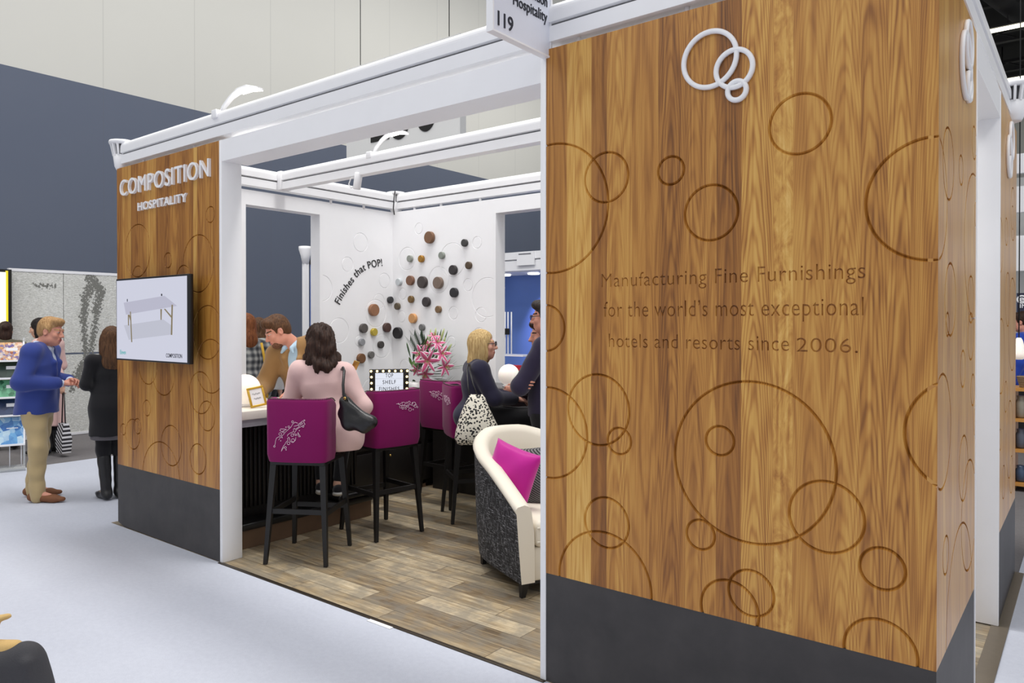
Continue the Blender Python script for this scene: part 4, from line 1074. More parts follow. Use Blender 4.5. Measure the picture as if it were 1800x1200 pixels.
def arm_lamp(x, y, label, fw=(.0, -1, 0), rise=.16, reach=.26):
    r = thing('arm_lamp', label, 'lamp', (x, y, 3.09), 0, 'led arm lamps clipped on the beams')
    f = Vector(fw).normalized(); sd = Vector((-f.y, f.x, 0))
    path = [Vector((x, y, 3.085)), Vector((x, y, 3.085))+f*.03+Vector((0, 0, rise*.35)), Vector((x, y, 3.085))+f*.09+Vector((0, 0, rise*.68)), Vector((x, y, 3.085))+f*.17+Vector((0, 0, rise*.93)), Vector((x, y, 3.085))+f*.25+Vector((0, 0, rise)), Vector((x, y, 3.085))+f*.34+Vector((0, 0, rise*.9))]
    W = [.020, .022, .026, .042, .048, .030]; T = [.012, .012, .012, .012, .012, .006]
    rings = []
    for i_, (p, w, t) in enumerate(zip(path, W, T)):
        tg = (path[min(i_+1, 5)]-path[max(i_-1, 0)]).normalized(); nr = sd.cross(tg).normalized()
        rings.append([p+sd*(w*math.cos(a))+nr*(t*math.sin(a)) for a in [2*PI*k/14 for k in range(14)]])
    obj('lamp_arm', MB().loft(rings), M_beam, r)
    rr = []
    for p, w, t in list(zip(path, W, T))[3:]:
        q = p+Vector((0, 0, -t-.001)); rr.append([q-sd*w*.75, q+sd*w*.75, q+sd*w*.75-Vector((0, 0, .006)), q-sd*w*.75-Vector((0, 0, .006))])
    obj('led_strip', MB().loft(rr), M_led, r, label='glowing led strip')
    obj('clip', MB().box(x-.03, x+.03, y-.055, y+.055, 3.06, 3.118, .004), M_beam, r)
    l = bpy.data.lights.new('arm_lamp_light', 'SPOT'); l.energy = 14; l.spot_size = 2.2; l.spot_blend = .8; l.shadow_soft_size = .08; l.color = (1, .96, .9)
    lo = bpy.data.objects.new('arm_lamp_light', l); COL.objects.link(lo); lo.parent = r
    lo.location = (f.x*.27, f.y*.27, rise-.05)
    return r
arm_lamp(-4.74, 2.86, 'white curved led arm lamp on the front beam over the sign panel', (.95, .30, 0), .17)
arm_lamp(-4.86, 4.37, 'white curved led arm lamp on the middle beam below the hanging banner', (.97, .25, 0), .19)
sl = thing('spotlight', 'small white tubular spotlight hung under the middle beam', 'lamp', (-5.0, 4.34, 2.84))
M_ = Matrix.Translation((-5.02, 4.34, 2.90)) @ Matrix.Rotation(math.radians(12), 4, 'Y')
obj('housing', MB().lathe([(.028, -.085), (.034, -.08), (.036, .05), (.03, .06)], 18, M_), M_beam, sl)
obj('lens', MB().lathe([(.001, -.0865), (.026, -.0865), (.026, -.0855), (.001, -.0855)], 18, M_), mat('clear_lens', (222, 224, 228), .1), sl)
obj('cable_loop', MB().tube([(-5.05, 4.34, 2.93), (-5.10, 4.33, 2.92), (-5.13, 4.33, 2.87), (-5.10, 4.33, 2.835), (-5.05, 4.34, 2.85)], .006, 8), M_beam, sl)

# ------------------------------------------------------------------ bar counters
M_cream = mat('cream_stone_top', (232, 226, 214), .3, .05, 12); M_dark = mat('black_stained_wood', (30, 27, 26), .45, .3, 20, .05); M_tan = mat('tan_plinth_wood', (106, 82, 62), .55, .15, 10)
M_brass = mat('brushed_brass', (196, 164, 92), .3, .05, 20, metal=.9)
bar = thing('bar_counter', 'bar with cream top, dark ribbed front and a step along its foot', 'bar', (-5.05, 3.66, 0))
BX0, BX1, BY0, BY1 = -5.42, -4.72, 3.0, 4.35
obj('countertop', MB().box(BX0, BX1, BY0, BY1, .955, 1.02, .006), M_cream, bar)
obj('under_lip', MB().box(BX0+.02, BX1-.03, BY0+.01, BY1-.02, .90, .955), mat('grey_lip', (170, 170, 176), .5), bar)
obj('carcass', MB().box(BX0+.03, -5.02, BY0+.01, BY1-.03, .012, .90), M_dark, bar)
m = MB()
for k in range(34):
    y = BY0+.02+k*.038; m.box(-5.02, -4.99, y, y+.024, .25, .90, .004)
obj('ribbed_front', m, M_dark, bar, label='dark vertical ribs')
m = MB(); m.box(-5.02, -4.82, BY0+.01, 4.31, .004, .17); obj('foot_step', m, M_tan, bar, label='brown step')
obj('step_nosing', MB().box(-4.99, -4.805, BY0+.01, 4.315, .135, .185, .01), mat('black_rubber', (20, 20, 20), .35), bar)
obj('step_pad', MB().box(-4.98, -4.80, 3.95, 4.31, .186, .235, .02, seg=3), M_blackleather, bar)
cab = thing('back_cabinet', 'black cabinet with small brass knobs below the lightbox sign and lilies', 'cabinet', (-5.5, 4.9, 0))
obj('carcass', MB().box(-5.78, -5.25, 4.37, 5.84, .04, .855), M_dark, cab)
obj('plinth', MB().box(-5.75, -5.29, 4.40, 5.80, .003, .04), M_black, cab)
obj('countertop', MB().box(-5.80, -5.22, 4.36, 5.86, .855, .90, .004), M_dark, cab)
for k in range(3):
    y = 4.40+k*.45
    for z0, z1 in ((.08, .44), (.47, .83)):
        d = obj('door', MB().box(-5.25, -5.232, y, y+.43, z0, z1, .003), M_dark, cab)
        obj('knob', MB().ball((-5.222, y+.06, z1-.05), .012), M_brass, d, label='brass knob')
obj('foot', MB().box(-5.30, -5.25, 5.38, 5.42, .003, .12), M_tan, cab)
bc = thing('back_counter', 'black counter along the back wall behind the blonde woman', 'counter', (-4.3, 5.6, 0))
obj('carcass', MB().box(-5.15, -3.3, 5.42, 5.855, .004, 1.0), M_dark, bc)
obj('countertop', MB().box(-5.20, -3.25, 5.34, 5.862, 1.0, 1.05, .004), mat('polished_black_top', (44, 42, 44), .15), bc)

# ------------------------------------------------------------------ bar stools
M_mag = fabric('magenta_velvet', (124, 6, 86), .8, .05, 300, .08, .12); M_tweed = fabric('grey_tweed', (72, 66, 72), .9, .4, 160, .5); M_leg = mat('black_stained_leg', (20, 18, 18), .5, .3, 30)
M_thread = mat('white_thread', (236, 206, 224), .7); M_nail = mat('nailheads', (84, 76, 70), .4, metal=.7)
EMB1 = ([[(640, 520), (710, 465), (740, 515), (665, 560), (640, 520)], [(655, 522), (700, 490)], [(665, 535), (712, 500)], [(635, 500), (600, 488), (570, 510), (540, 560), (500, 595), (460, 630), (430, 670), (400, 690)],
    [(660, 560), (620, 590), (590, 640), (575, 670)], [(410, 690), (420, 715), (390, 700), (360, 700), (330, 720), (315, 760), (310, 800), (300, 828)], [(650, 555), (600, 590), (590, 570), (575, 590), (580, 620), (530, 640), (490, 670), (490, 690)],
    [(380, 610), (390, 588), (430, 588), (480, 590), (440, 610), (410, 628), (380, 610)], [(640, 630), (655, 660), (675, 690), (650, 690), (640, 660), (640, 630)],
    [(610, 700), (605, 740), (570, 775), (530, 760), (520, 720), (510, 700), (490, 720), (500, 745), (470, 770), (455, 800), (430, 830), (410, 870), (400, 905), (425, 860), (455, 835)], [(385, 715), (360, 745)], [(585, 545), (640, 530)]],
    [(297, 838, 12), (565, 482, 14), (730, 460, 8), (510, 555, 13), (385, 660, 20), (430, 627, 12), (560, 670, 19), (610, 665, 12), (570, 742, 22), (505, 787, 20), (460, 848, 15), (470, 880, 6), (392, 755, 4), (470, 560, 5), (660, 605, 4), (712, 545, 12)])
EMB2 = ([[(275, 885), (300, 882), (310, 897), (330, 880)], [(320, 905), (360, 908), (400, 912), (440, 905), (470, 918)], [(500, 885), (520, 910), (530, 935)], [(335, 875), (345, 868)], [(350, 925), (400, 925), (425, 935)]],
    [(360, 888, 18), (325, 920, 14), (428, 880, 14), (395, 882, 9), (350, 940, 10), (385, 945, 10), (410, 920, 13), (490, 905, 24), (508, 928, 18), (440, 962, 18), (480, 965, 6), (537, 945, 8), (300, 885, 6), (470, 892, 8)])
def stool_back_plan(n=9):
    """outline of the wrapped back in plan, from the wing on the own left round the back to the other wing (outer line)"""
    pts = [(-.232, -.05), (-.235, -.11), (-.232, -.17)]
    for k in range(1, 6): a = PI+PI/2*k/6; pts.append((-.182+.05*math.cos(a), -.20+.05*math.sin(a)))
    pts += [(-.12, -.256), (0, -.262), (.12, -.256)]
    for k in range(1, 6): a = -PI/2+PI/2*k/6; pts.append((.182+.05*math.cos(a), -.20+.05*math.sin(a)))
    pts += [(.232, -.17), (.235, -.11), (.232, -.05)]
    return [(x*.93, y) for x, y in pts]
def make_stool(label, emb=None):
    r = thing('bar_stool', label, 'bar stool', (0, 0, 0), 0, 'magenta bar stools')
    out = stool_back_plan(); n = len(out)
    def inner(p, d):
        x, y = p; L = math.hypot(x, y+.02); return (x-(x)/max(abs(x), .05)*min(d, abs(x)) if abs(x) > .15 else x*(1-d*.5), y+(d if y < -.15 else 0))
    def ztop(p): return 1.13 if p[1] < -.15 else 1.13-.035*((p[1]+.15)/.10)**2
    rings = []
    for p in out:
        q = inner(p, .05); zt = ztop(p); zb = .70; s = .95
        rings.append([Vector((p[0]*s, p[1]*s+.0, zb)), Vector((p[0], p[1], zb+.05)), Vector((p[0]*1.01, p[1]*1.01, zt-.02)), Vector((p[0]*.99, p[1]*.99, zt-.004)), Vector(((p[0]+q[0])/2, (p[1]+q[1])/2, zt+.004)), Vector((q[0], q[1], zt-.012))])
    m = MB(); m.loft(rings, closed_u=False, cap=False)
    obj('outer_back', m, M_mag, r, local=True)
    rings = []
    for p in out:
        q = inner(p, .05); zt = ztop(p); rings.append([Vector((q[0], q[1], zt-.011)), Vector((q[0], q[1], .76)), Vector((p[0]*.94, p[1]*.94, .705))])
    m = MB(); m.loft(rings, closed_u=False, cap=False)
    for i in (0, -1):
        p = out[i]; q = inner(p, .05); zt = ztop(p)
        m.poly([(p[0]*.95, p[1], .70), (p[0]*1.01, p[1]+.002, zt-.02), ((p[0]+q[0])/2, p[1]+.004, zt+.004), (q[0], q[1], zt-.011), (q[0], q[1], .70)], [(0, 1, 2, 3, 4)])
    obj('inner_back', m, M_tweed, r, local=True, label='grey tweed inner back')
    m = MB()
    dense = []
    for a, b in zip(out, out[1:]):
        k = max(1, int(math.dist(a, b)/.011))
        for j in range(k): dense.append((a[0]+(b[0]-a[0])*j/k, a[1]+(b[1]-a[1])*j/k))
    for p in dense: m.ball((p[0]*.985, p[1]*.985, ztop(p)+.002), (.0045, .0045, .004), seg=6)
    obj('nailhead_trim', m, M_nail, r, local=True)
    m = MB(); m.box(-.19, .19, -.20, .20, .715, .80, .03, seg=4); obj('seat', m, M_mag, r, local=True)
    obj('seat_frame', MB().box(-.195, .195, -.215, .215, .675, .715, .004), M_leg, r, local=True)
    feet = {'bl': (-.215, -.245), 'br': (.215, -.245), 'fl': (-.215, .245), 'fr': (.215, .245)}
    def legpt(k, z): f = feet[k]; tp = (math.copysign(.175, f[0]), math.copysign(.185, f[1])); u = z/.69; return Vector((f[0]+(tp[0]-f[0])*u, f[1]+(tp[1]-f[1])*u, z))
    for k in feet:
        m = MB(); w0, w1 = .0125, .022; R = []
        for z in (.003, .36, .69):
            c = legpt(k, z); w = w0+(w1-w0)*z/.69; R.append([c+Vector((a*w, b*w, 0)) for a, b in ((-1, -1), (1, -1), (1, 1), (-1, 1))])
        m.loft(R, smooth=False); obj('leg', m, M_leg, r, local=True)
    for a, b, z in (('bl', 'br', .36), ('bl', 'fl', .345), ('br', 'fr', .345), ('fl', 'fr', .305)):
        A, B = legpt(a, z), legpt(b, z); d = (B-A).normalized(); nn = Vector((-d.y, d.x, 0))
        m = MB(); m.loft([[p+nn*x+Vector((0, 0, y)) for x, y in ((-.009, -.017), (.009, -.017), (.009, .017), (-.009, .017))] for p in (A, B)], smooth=False)
        obj('stretcher', m, M_leg, r, local=True)
    if emb:
        lines, circs, fx, fz = emb; m = MB()
        def surf(x, y):
            u, v = fx(x), fz(y); k = min(1, max(0, (v-.75)/.36)); s = 1.0+.01*k
            return Vector((u, (-.2625+.006*(u/.12)**2)*s-.0012, v))
        for l in lines:
            pts = []
            for a, b in zip(l, l[1:]):
                for j in range(3): pts.append((a[0]+(b[0]-a[0])*j/3, a[1]+(b[1]-a[1])*j/3))
            pts.append(l[-1]); m.tube([surf(*p) for p in pts], .0016, 5)
        for x, y, q in circs: m.tube([surf(x+q*math.cos(2*PI*k/14), y+q*math.sin(2*PI*k/14)) for k in range(14)], .0015, 5, closed=True)
        obj('embroidery', m, M_thread, r, local=True, label='white line embroidery of a popping bottle' if emb[0] is EMB1[0] else 'white line embroidery of bubbles')
    return r
def place(o, x, y, rz): o.location = (x, y, .002); o.rotation_euler = (0, 0, math.radians(rz)); return o
s1 = place(make_stool('magenta bar stool nearest the white jamb, embroidered with a popping bottle', (*EMB1, lambda x: (x-585)*.00050, lambda y: 1.13-(y-170)*.00048)), -4.349, 3.306, 30.9)
s2 = place(make_stool('magenta bar stool with bubble embroidery, standing free before the lightbox sign', (*EMB2, lambda x: (x-331)*.00080, lambda y: 1.12-(y-750)*.00068)), -4.41, 4.05, 82)
s3 = place(copy_tree(s2), -4.12, 4.86, -36); s3['label'] = 'magenta bar stool under the blonde woman, seen from its side'
s4 = place(copy_tree(s2), -4.60, 5.12, -4); s4['label'] = 'magenta bar stool half hidden behind the blonde woman\u2019s stool, before the lilies'

# ------------------------------------------------------------------ tub armchair with pillows
def black_weave():
    t = NT('black_woven_fabric'); v = t.obj((1, 1, 1)); a = t.noise(t.obj((18, 18, 170)), 1.0, 3, .7); b = t.noise(t.obj((170, 170, 18)), 1.0, 3, .7)
    f = t.math('MAXIMUM', a, b); return t.done(t.ramp(f, [(.52, srgb(26, 26, 28)), (.58, srgb(54, 54, 58)), (.68, srgb(160, 160, 164))]), .9, bump=f, bstr=.4, bdist=.004)
M_weave = black_weave(); M_ivory = fabric('ivory_leather', (232, 224, 208), .5, .03, 200, .03, 0)
CH = (-2.81, 4.03); CRZ = -114.8
ch = thing('tub_armchair', 'ivory tub armchair with black woven outer shell and tapered black feet', 'armchair', (CH[0], CH[1], .002), math.radians(CRZ))
def u_path(n=40):
    W, F, B = .41, .37, -.63; pts = []
    for k in range(n+1):
        s = k/n
        if s < .22: pts.append((W-.0, F-(F+.06)*s/.22))
        elif s > .78: pts.append((-W, F-(F+.06)*(1-s)/.22))
        else:
            a = PI*(s-.22)/.56; pts.append((W*math.cos(a), -.06+(B+.06)*math.sin(a)))
    return pts
up = u_path(); nU = len(up); OUT, INN = [], []
for i, p in enumerate(up):
    a, b = up[max(i-1, 0)], up[min(i+1, nU-1)]; t_ = Vector((b[0]-a[0], b[1]-a[1])).normalized(); nn = Vector((-t_.y, t_.x))*-1
    nn = Vector((t_.y, -t_.x));  c = Vector(p)
    if nn.dot(c-Vector((0, .2))) < 0: nn = -nn
    s = abs(i/(nU-1)-.5)*2; H = .90-.34*min(1, max(0, (s-.12)/.88))**1.25
    Q = lambda o, z: Vector((c.x+nn.x*o, c.y+nn.y*o, z))
    OUT.append([Q(-.03, .10), Q(-.012, .30), Q(.0, H-.10), Q(.004, H-.045)])
    INN.append([Q(.002, H-.046), Q(.012, H-.02), Q(-.005, H), Q(-.05, H+.008), Q(-.085, H-.006), Q(-.098, H-.04), Q(-.115, H-.16), Q(-.12, .24), Q(-.12, .10)])
obj('outer_shell', MB().loft(OUT, closed_u=False, cap=False), M_weave, ch, local=True, label='black woven outer shell')
m = MB(); m.loft(INN, closed_u=False, cap=False)
for i in (0, -1):
    o, q = OUT[i], INN[i]; loop = o+q; m.poly(loop, [tuple(range(len(loop)))])
obj('upholstered_frame', m, M_ivory, ch, local=True, label='ivory inner back and arms')
obj('seat_base', MB().box(-.29, .29, -.30, .355, .10, .30, .015), M_ivory, ch, local=True)
m = MB(); m.box(-.285, .285, -.36, .385, .30, .465, .045, seg=4); obj('seat_cushion', m, M_ivory, ch, local=True)
m = MB(); m.tube([(-.283, .385, .425), (.283, .385, .425)], .006, 8); m.tube([(-.283, .385, .342), (.283, .385, .342)], .006, 8); obj('cushion_piping', m, M_ivory, ch, local=True)
m = MB(); m.loft([[Vector((p[0]*.86, p[1]*.86+.01, z)) for p in up] for z in (.075, .105)], cap=True, smooth=False); obj('base_rail', m, M_leg, ch, local=True)
for x, y in ((.33, .31), (-.33, .31), (.27, -.36), (-.27, -.36)):
    m = MB(); m.loft([[Vector((x+a*w+(math.copysign(.012, x) if z < .05 else 0), y+b*w, z)) for a, b in ((-1, -1), (1, -1), (1, 1), (-1, 1))] for z, w in ((0.0, .014), (.09, .024))], smooth=False); obj('foot', m, M_leg, ch, local=True)
CM = Matrix.Translation((CH[0], CH[1], .002)) @ Matrix.Rotation(math.radians(CRZ), 4, 'Z')
def pillow(label, m_, c, size, th, rot, seed=0):
    n = 24; R = Euler(rot).to_matrix().to_4x4(); mb = MB(); grid = {}
    M4 = CM @ Matrix.Translation(c) @ R
    for side in (1, -1):
        for i in range(n+1):
            for j in range(n+1):
                u, v = i/n*2-1, j/n*2-1
                edge = (1-abs(u)**2.6)*(1-abs(v)**2.6); pin = 1-.07*(1-u*u)-.0; pin2 = 1-.07*(1-v*v)
                x, y = u*size*pin2, v*size*pin; z = side*th*max(edge, 0)**.45*(1+.07*math.sin(5*u+seed)*math.cos(4*v+seed))
                if edge <= 1e-9: z = 0
                key = (i, j, 0 if edge <= 1e-9 else side)
                if key not in grid: grid[key] = mb.b.verts.new(M4 @ Vector((x, z, y)))
    g = lambda i, j, s: grid.get((i, j, s)) or grid[(i, j, 0)]
    for s in (1, -1):
        for i in range(n):
            for j in range(n):
                try: mb.b.faces.new((g(i, j, s), g(i+1, j, s), g(i+1, j+1, s), g(i, j+1, s))).smooth = True
                except ValueError: pass
    return obj('throw_pillow', mb, m_, label=label, cat='pillow', group=None)
M_fuch = fabric('fuchsia_satin', (190, 16, 142), .5, .04, 200, .05, .3)
CMi = CM.inverted()
pc = CMi @ P(899, 832, D=4.80)
pillow('plain fuchsia throw pillow leaning on the ivory armchair\u2019s near arm', M_fuch, pc, .18, .072, (math.radians(12), math.radians(-14), math.radians(-62)), 1)
M_stripe = stripe_mat('charcoal_fine_stripe', (40, 40, 42), (124, 122, 122), 420)
pc = CMi @ P(942, 836, D=4.98)
pillow('black and grey finely striped throw pillow beside the fuchsia one', M_stripe, pc, .20, .07, (math.radians(18), math.radians(8), math.radians(-40)), 2)

# ------------------------------------------------------------------ things standing on the counters
lb = thing('lightbox_sign', 'small lightbox sign with bulb border reading TOP SHELF FINISHES', 'sign', (0, 0, 0))
c = P(684, 690, X=-5.5); cz = .902
LM = Matrix.Translation((c.x, c.y, cz)) @ Matrix.Rotation(math.radians(50), 4, 'Z')
lb.location = (c.x, c.y, cz); ROOT[lb.name] = Vector((c.x, c.y, cz))
w, h_ = .193, .285
m = MB(); m.box(-w, w, -.025, .03, 0, h_, .004, LM); obj('box_frame', m, M_black, lb)
m = MB(); m.box(-w+.055, w-.055, -.027, -.02, .045, h_-.035, 0, LM); face = obj('lit_face', m, emit('lightbox_face', (232, 236, 248), .95), lb, label='glowing white face')
m = MB()
f = lambda o, z: (lambda x, y, zz: LM @ Vector((o+x, -.028-zz, z+y)))
for s, z, wd in (('TOP', .205, .075), ('SHELF', .140, .13), ('FINISHES', .072, .20)):
    m.add(text_bm(s, .040, wd, .001, f(-wd/2, z), bold=.01, spacing=1.25), None, 0, False)
obj('sign_text', m, mat('black_print', (28, 30, 42), .6), lb)
m = MB()
for z in (.092+.02, .172+.008, ): m.box(-w+.055, w-.055, -.0275, -.0272, z+.012, z+.0135, 0, LM)
obj('rail_line', m, mat('pale_grey_rail', (176, 178, 184), .5), lb)
M_bulb = emit('warm_bulb', (255, 226, 160), 3.0)
bl = [(x, h_-.017) for x in np.linspace(-w+.014, w-.014, 7)]+[(s*(w-.018), z) for s in (-1, 1) for z in (.03, .09, .15, .21)]+[(x, .02) for x in np.linspace(-w+.06, w-.06, 5)]
for x, z in bl: obj('bulb', MB().ball(LM @ Vector((x, -.03, z)), .012, seg=10), M_bulb, lb)

fr = thing('photo_frame', 'small gold framed card standing on the bar end', 'frame', (0, 0, 0))
c = P(456, 716, Z=1.022); fr.location = c; ROOT[fr.name] = c.copy()
FM = Matrix.Translation(c) @ Matrix.Rotation(math.radians(74), 4, 'Z') @ Matrix.Rotation(math.radians(-14), 4, 'X') @ Matrix.Rotation(math.radians(-9), 4, 'Y')
m = MB(); a, b, t_ = .062, .158, .016
m.box(-a, a, -.008, .008, 0.008, t_+.008, .003, FM); m.box(-a, a, -.008, .008, b-t_, b, .003, FM); m.box(-a, -a+t_, -.008, .008, t_, b-t_, .003, FM); m.box(a-t_, a, -.008, .008, t_, b-t_, .003, FM)
obj('frame_border', m, mat('gold_frame', (206, 166, 58), .35, .1, 30, metal=.4), fr)
obj('card', MB().box(-a+t_, a-t_, -.002, .004, t_, b-t_, 0, FM), M_letter, fr, label='white card')
m = MB()
for z, x0, x1 in ((.105, -.03, .03), (.07, -.025, .028)):
    m.tube([FM @ Vector((x0+(x1-x0)*k/24, -.0035, z+.006*math.sin(k*1.9)+.003*math.sin(k*.7))) for k in range(25)], .0009, 5)
obj('handwriting', m, mat('grey_ink', (120, 120, 122), .7), fr)
M_globe = NT('frosted_glass_globe'); M_globe = M_globe.done(srgb(246, 240, 232), .35, **{'Emission Color': (1, .9, .78, 1), 'Emission Strength': .35, 'Subsurface Weight': .3})
def globe(x, y, z, r_, label):
    g = thing('globe_lamp', label, 'lamp', (x, y, z), 0, 'frosted globe lamps on the counters')
    obj('globe', MB().ball((x, y, z+r_*.97+.012), r_, seg=28), M_globe, g)
    obj('base', MB().lathe([(r_*.6, 0), (r_*.62, .008), (r_*.4, .02)], 24, Matrix.Translation((x, y, z))), M_letter, g)
    l = bpy.data.lights.new('globe_light', 'POINT'); l.energy = 1.2; l.color = (1, .82, .62); l.shadow_soft_size = r_; o = bpy.data.objects.new('globe_light', l); COL.objects.link(o); o.parent = g; o.location = (0, 0, r_*2+.05)
c = P(440, 714, Z=1.02); globe(c.x-.05, c.y-.01, 1.021, .115, 'white frosted globe lamp on the bar beside the gold frame')
c = P(862, 686, Z=1.05); globe(-4.30, 5.56, 1.051, .10, 'white frosted globe lamp on the back counter beside the blonde woman')
for k in range(5):
    x, y = -4.14+.055*k, 5.47+.012*k; mm = MB(); mm.box(x-.04, x+.04, y-.001, y+.001, 1.051, 1.12-.006*abs(k-2), 0); 
    o = thing('card_stack', ['white card at the globe lamp end of the row on the back counter', 'second white card from the globe lamp on the back counter', 'middle white card of the row on the back counter', 'fourth white card from the globe lamp on the back counter', 'white card farthest from the globe lamp on the back counter'][k], 'card', (x, y, 1.051), 0, 'white cards on the back counter')
    obj('card', mm, M_letter, o); obj('card_holder', MB().box(x-.03, x+.03, y-.012, y+.03, 1.051, 1.066, .003), M_letter, o)
def glass_mat():
    t = NT('clear_glass'); return t.done((1, 1, 1), .02, **{'Transmission Weight': 1.0, 'IOR': 1.45})
c = Vector((-3.86, 5.38, 1.051))
obj('wine_glass', MB().lathe([(.034, 0), (.033, .002), (.004, .006), (.004, .07), (.02, .085), (.035, .12), (.036, .145), (.030, .185), (.029, .185), (.034, .145), (.033, .12), (.018, .087)], 24, Matrix.Translation(c), cap=False), glass_mat(), label='clear stemmed wine glass on the back counter by the man in navy', cat='glass')
# ------------------------------------------------------------------ people in and around the booth
def theta(px): return math.degrees(YAW)+math.degrees(math.atan((PCX-px)/FPX))
def bob_hair(H, m, root, length=.14, wide=.095, h=.007, wave=.0035, n=26, face=(.070, .075, .11), back=.02):
    q = Solid(); H.ell(q, (0, -.018, .035), (.088, .108, .100), .02); H.ell(q, (0, -.055, -.06), (wide, .070, length), .04); H.ell(q, (0, -.06-back, -.06-length*.6), (wide*1.02, .055, length*.55), .04)
    for x in (-1, 1): H.ell(q, (x*.082, .0, -.05), (.026, .052, length*.9), .03)
    H.ell(q, (0, .112, -.045), face, .01, '-')
    return part('hair', root, q, m, h, strands(H, wave, n))
def glasses(H, root, name='glasses', m=None):
    mb = MB(); w = lambda p: Vector(H.w(p))
    for x in (-1, 1):
        mb.tube([w((x*.033+.026*math.cos(a), .109, .004+.019*math.sin(a))) for a in [2*PI*k/20 for k in range(20)]], .0026*H.s, 6, closed=True)
        mb.tube([w((x*.059, .107, .008)), w((x*.074, .06, .010)), w((x*.080, -.01, .010)), w((x*.079, -.03, -.004))], .0024*H.s, 6)
    mb.tube([w((-.008, .110, .008)), w((0, .113, .010)), w((.008, .110, .008))], .0024*H.s, 6)
    return obj(name, mb, m or M_black, root, local=True, label='dark rimmed glasses')

# seated woman in the pale pink cardigan
M_pink = fabric('pale_pink_knit', (224, 190, 186), .9, .2, 240, .06)
def pink_cardigan_woman():
    c = P(577, 760, D=5.42); rz = 46; r = person('woman in pale pink cardigan seated at the bar with her back turned', (c.x, c.y, .002), rz)
    J = dict(hip=(0, 0, .915), waist=(-.01, .01, 1.03), chest=(-.035, .015, 1.215), neck=(-.05, .02, 1.375), head=(-.06, .055, 1.512), s=.95)
    J.update(shL=(-.205, .01, 1.295), shR=(.115, .015, 1.285), elL=(-.275, .08, 1.07), wrL=(-.235, .33, 1.08), elR=(.20, .06, 1.06), wrR=(.12, .27, 1.22),
             hpL=(-.09, .03, .885), hpR=(.09, .03, .885), knL=(-.10, .42, .87), knR=(.10, .42, .87), anL=(-.085, .34, .42), anR=(.045, .32, .405), toL=(-.10, .47, .34), toR=(.03, .45, .33))
    iv = lambda q: Matrix.Rotation(-math.radians(rz), 3, 'Z') @ (q-Vector((c.x, c.y, .002)))
    J['wrR'] = tuple(iv(P(619, 676, D=5.62))); J['elR'] = tuple(iv(P(638, 716, D=5.40)))
    J = {k: (vec(v) if k != 's' else v) for k, v in J.items()}
    H = Head(J['head'], headm(8, 10, -4), .97)
    obj('body', body_mesh(J, H, True, [('L', (.2, .95, -.1), (-.2, .1, .95), .4), ('R', (-.05, .25, .95), (.6, -.6, .1), .7)], .007), skinset(SK_B, HB_dark), r, local=True)
    q = Solid(); H.ell(q, (0, -.018, .035), (.096, .114, .102), .02); H.ell(q, (0, -.05, -.06), (.112, .080, .13), .04)
    for i, (x, y, z) in enumerate(((-.085, -.05, -.16), (-.04, -.10, -.19), (.02, -.105, -.20), (.07, -.08, -.175), (.095, -.02, -.15), (-.10, .01, -.13))): H.ell(q, (x, y, z), (.042, .036, .06), .025)
    H.ell(q, (0, .115, -.045), (.068, .075, .11), .01, '-')
    def wav(X, Y, Z):
        th = np.arctan2(X-J['head'][0], Y-J['head'][1]); return .010*np.sin(46*(Z)+4*np.sin(3*th))*np.sin(4*th+14*Z)+.004*np.sin(40*th+18*Z)
    part('hair', r, q, HB_dark, .007, wav)
    q = Solid(); torso(q, J, .022, True, 1.08); [arm(q, J, n, .016, .96, fat=1.12) for n in 'LR']
    q.ell((.02, -.03, .90), (.225, .185, .17), .07); q.ell((.13, -.0, .83), (.13, .19, .15), .06); q.ell((.12, .12, .86), (.12, .2, .11), .05)
    q.cap(J['neck']+np.array([-.05, -.02, .01]), J['neck']+np.array([.05, -.02, .01]), .03, k=.03)
    q.plane((0, 0, .735), (0, 0, -1)); q.ell((-.2, -.1, .74), (.22, .3, .06), .03, op='-')
    part('cardigan', r, q, M_pink, .0075, folds(.007, 24, 30, .7))
    q = Solid(); q.cap(J['hpL'], J['hpR'], .10, k=.05); [leg(q, J, n, .008, .9) for n in 'LR']; part('leggings', r, q, M_blackf, .009)
    for n in 'LR':
        q = Solid(); a, t = J['an'+n], J['to'+n]; d = unit(t-a+np.array([0, 0, .03])); hl = a-d*.055+np.array([0, 0, -.045])
        q.cap(hl, t, .040, .042, .02, ((0, 0, 1), 1.2)); q.cap(a+np.array([0, 0, -.02]), hl+d*.03, .036, .04, .02); part('shoe', r, q, fabric('black_canvas', (30, 29, 34), .8), .007)
        q = Solid(); q.cap(hl+np.array([0, 0, -.026]), t+np.array([0, 0, -.026]), .043, .044, .01, ((0, 0, 1), 2.6)); part('shoe_sole', r, q, mat('white_rubber', (222, 220, 216), .6), .006)
    m = MB(); T = Matrix.Translation(P(624, 643, D=5.60)) @ Matrix.Rotation(math.radians(rz), 4, 'Z') @ Euler((.5, .35, .2)).to_matrix().to_4x4(); m.box(-.022, .022, -.004, .004, -.045, .045, .002, T)
    o = obj('sample_card', m, M_brass)
    setp(o, 'small brass-coloured sample card held up by the woman in pink', 'sample card')
    return r, J, c, rz
r2, J2, c2_, rz2 = pink_cardigan_woman()
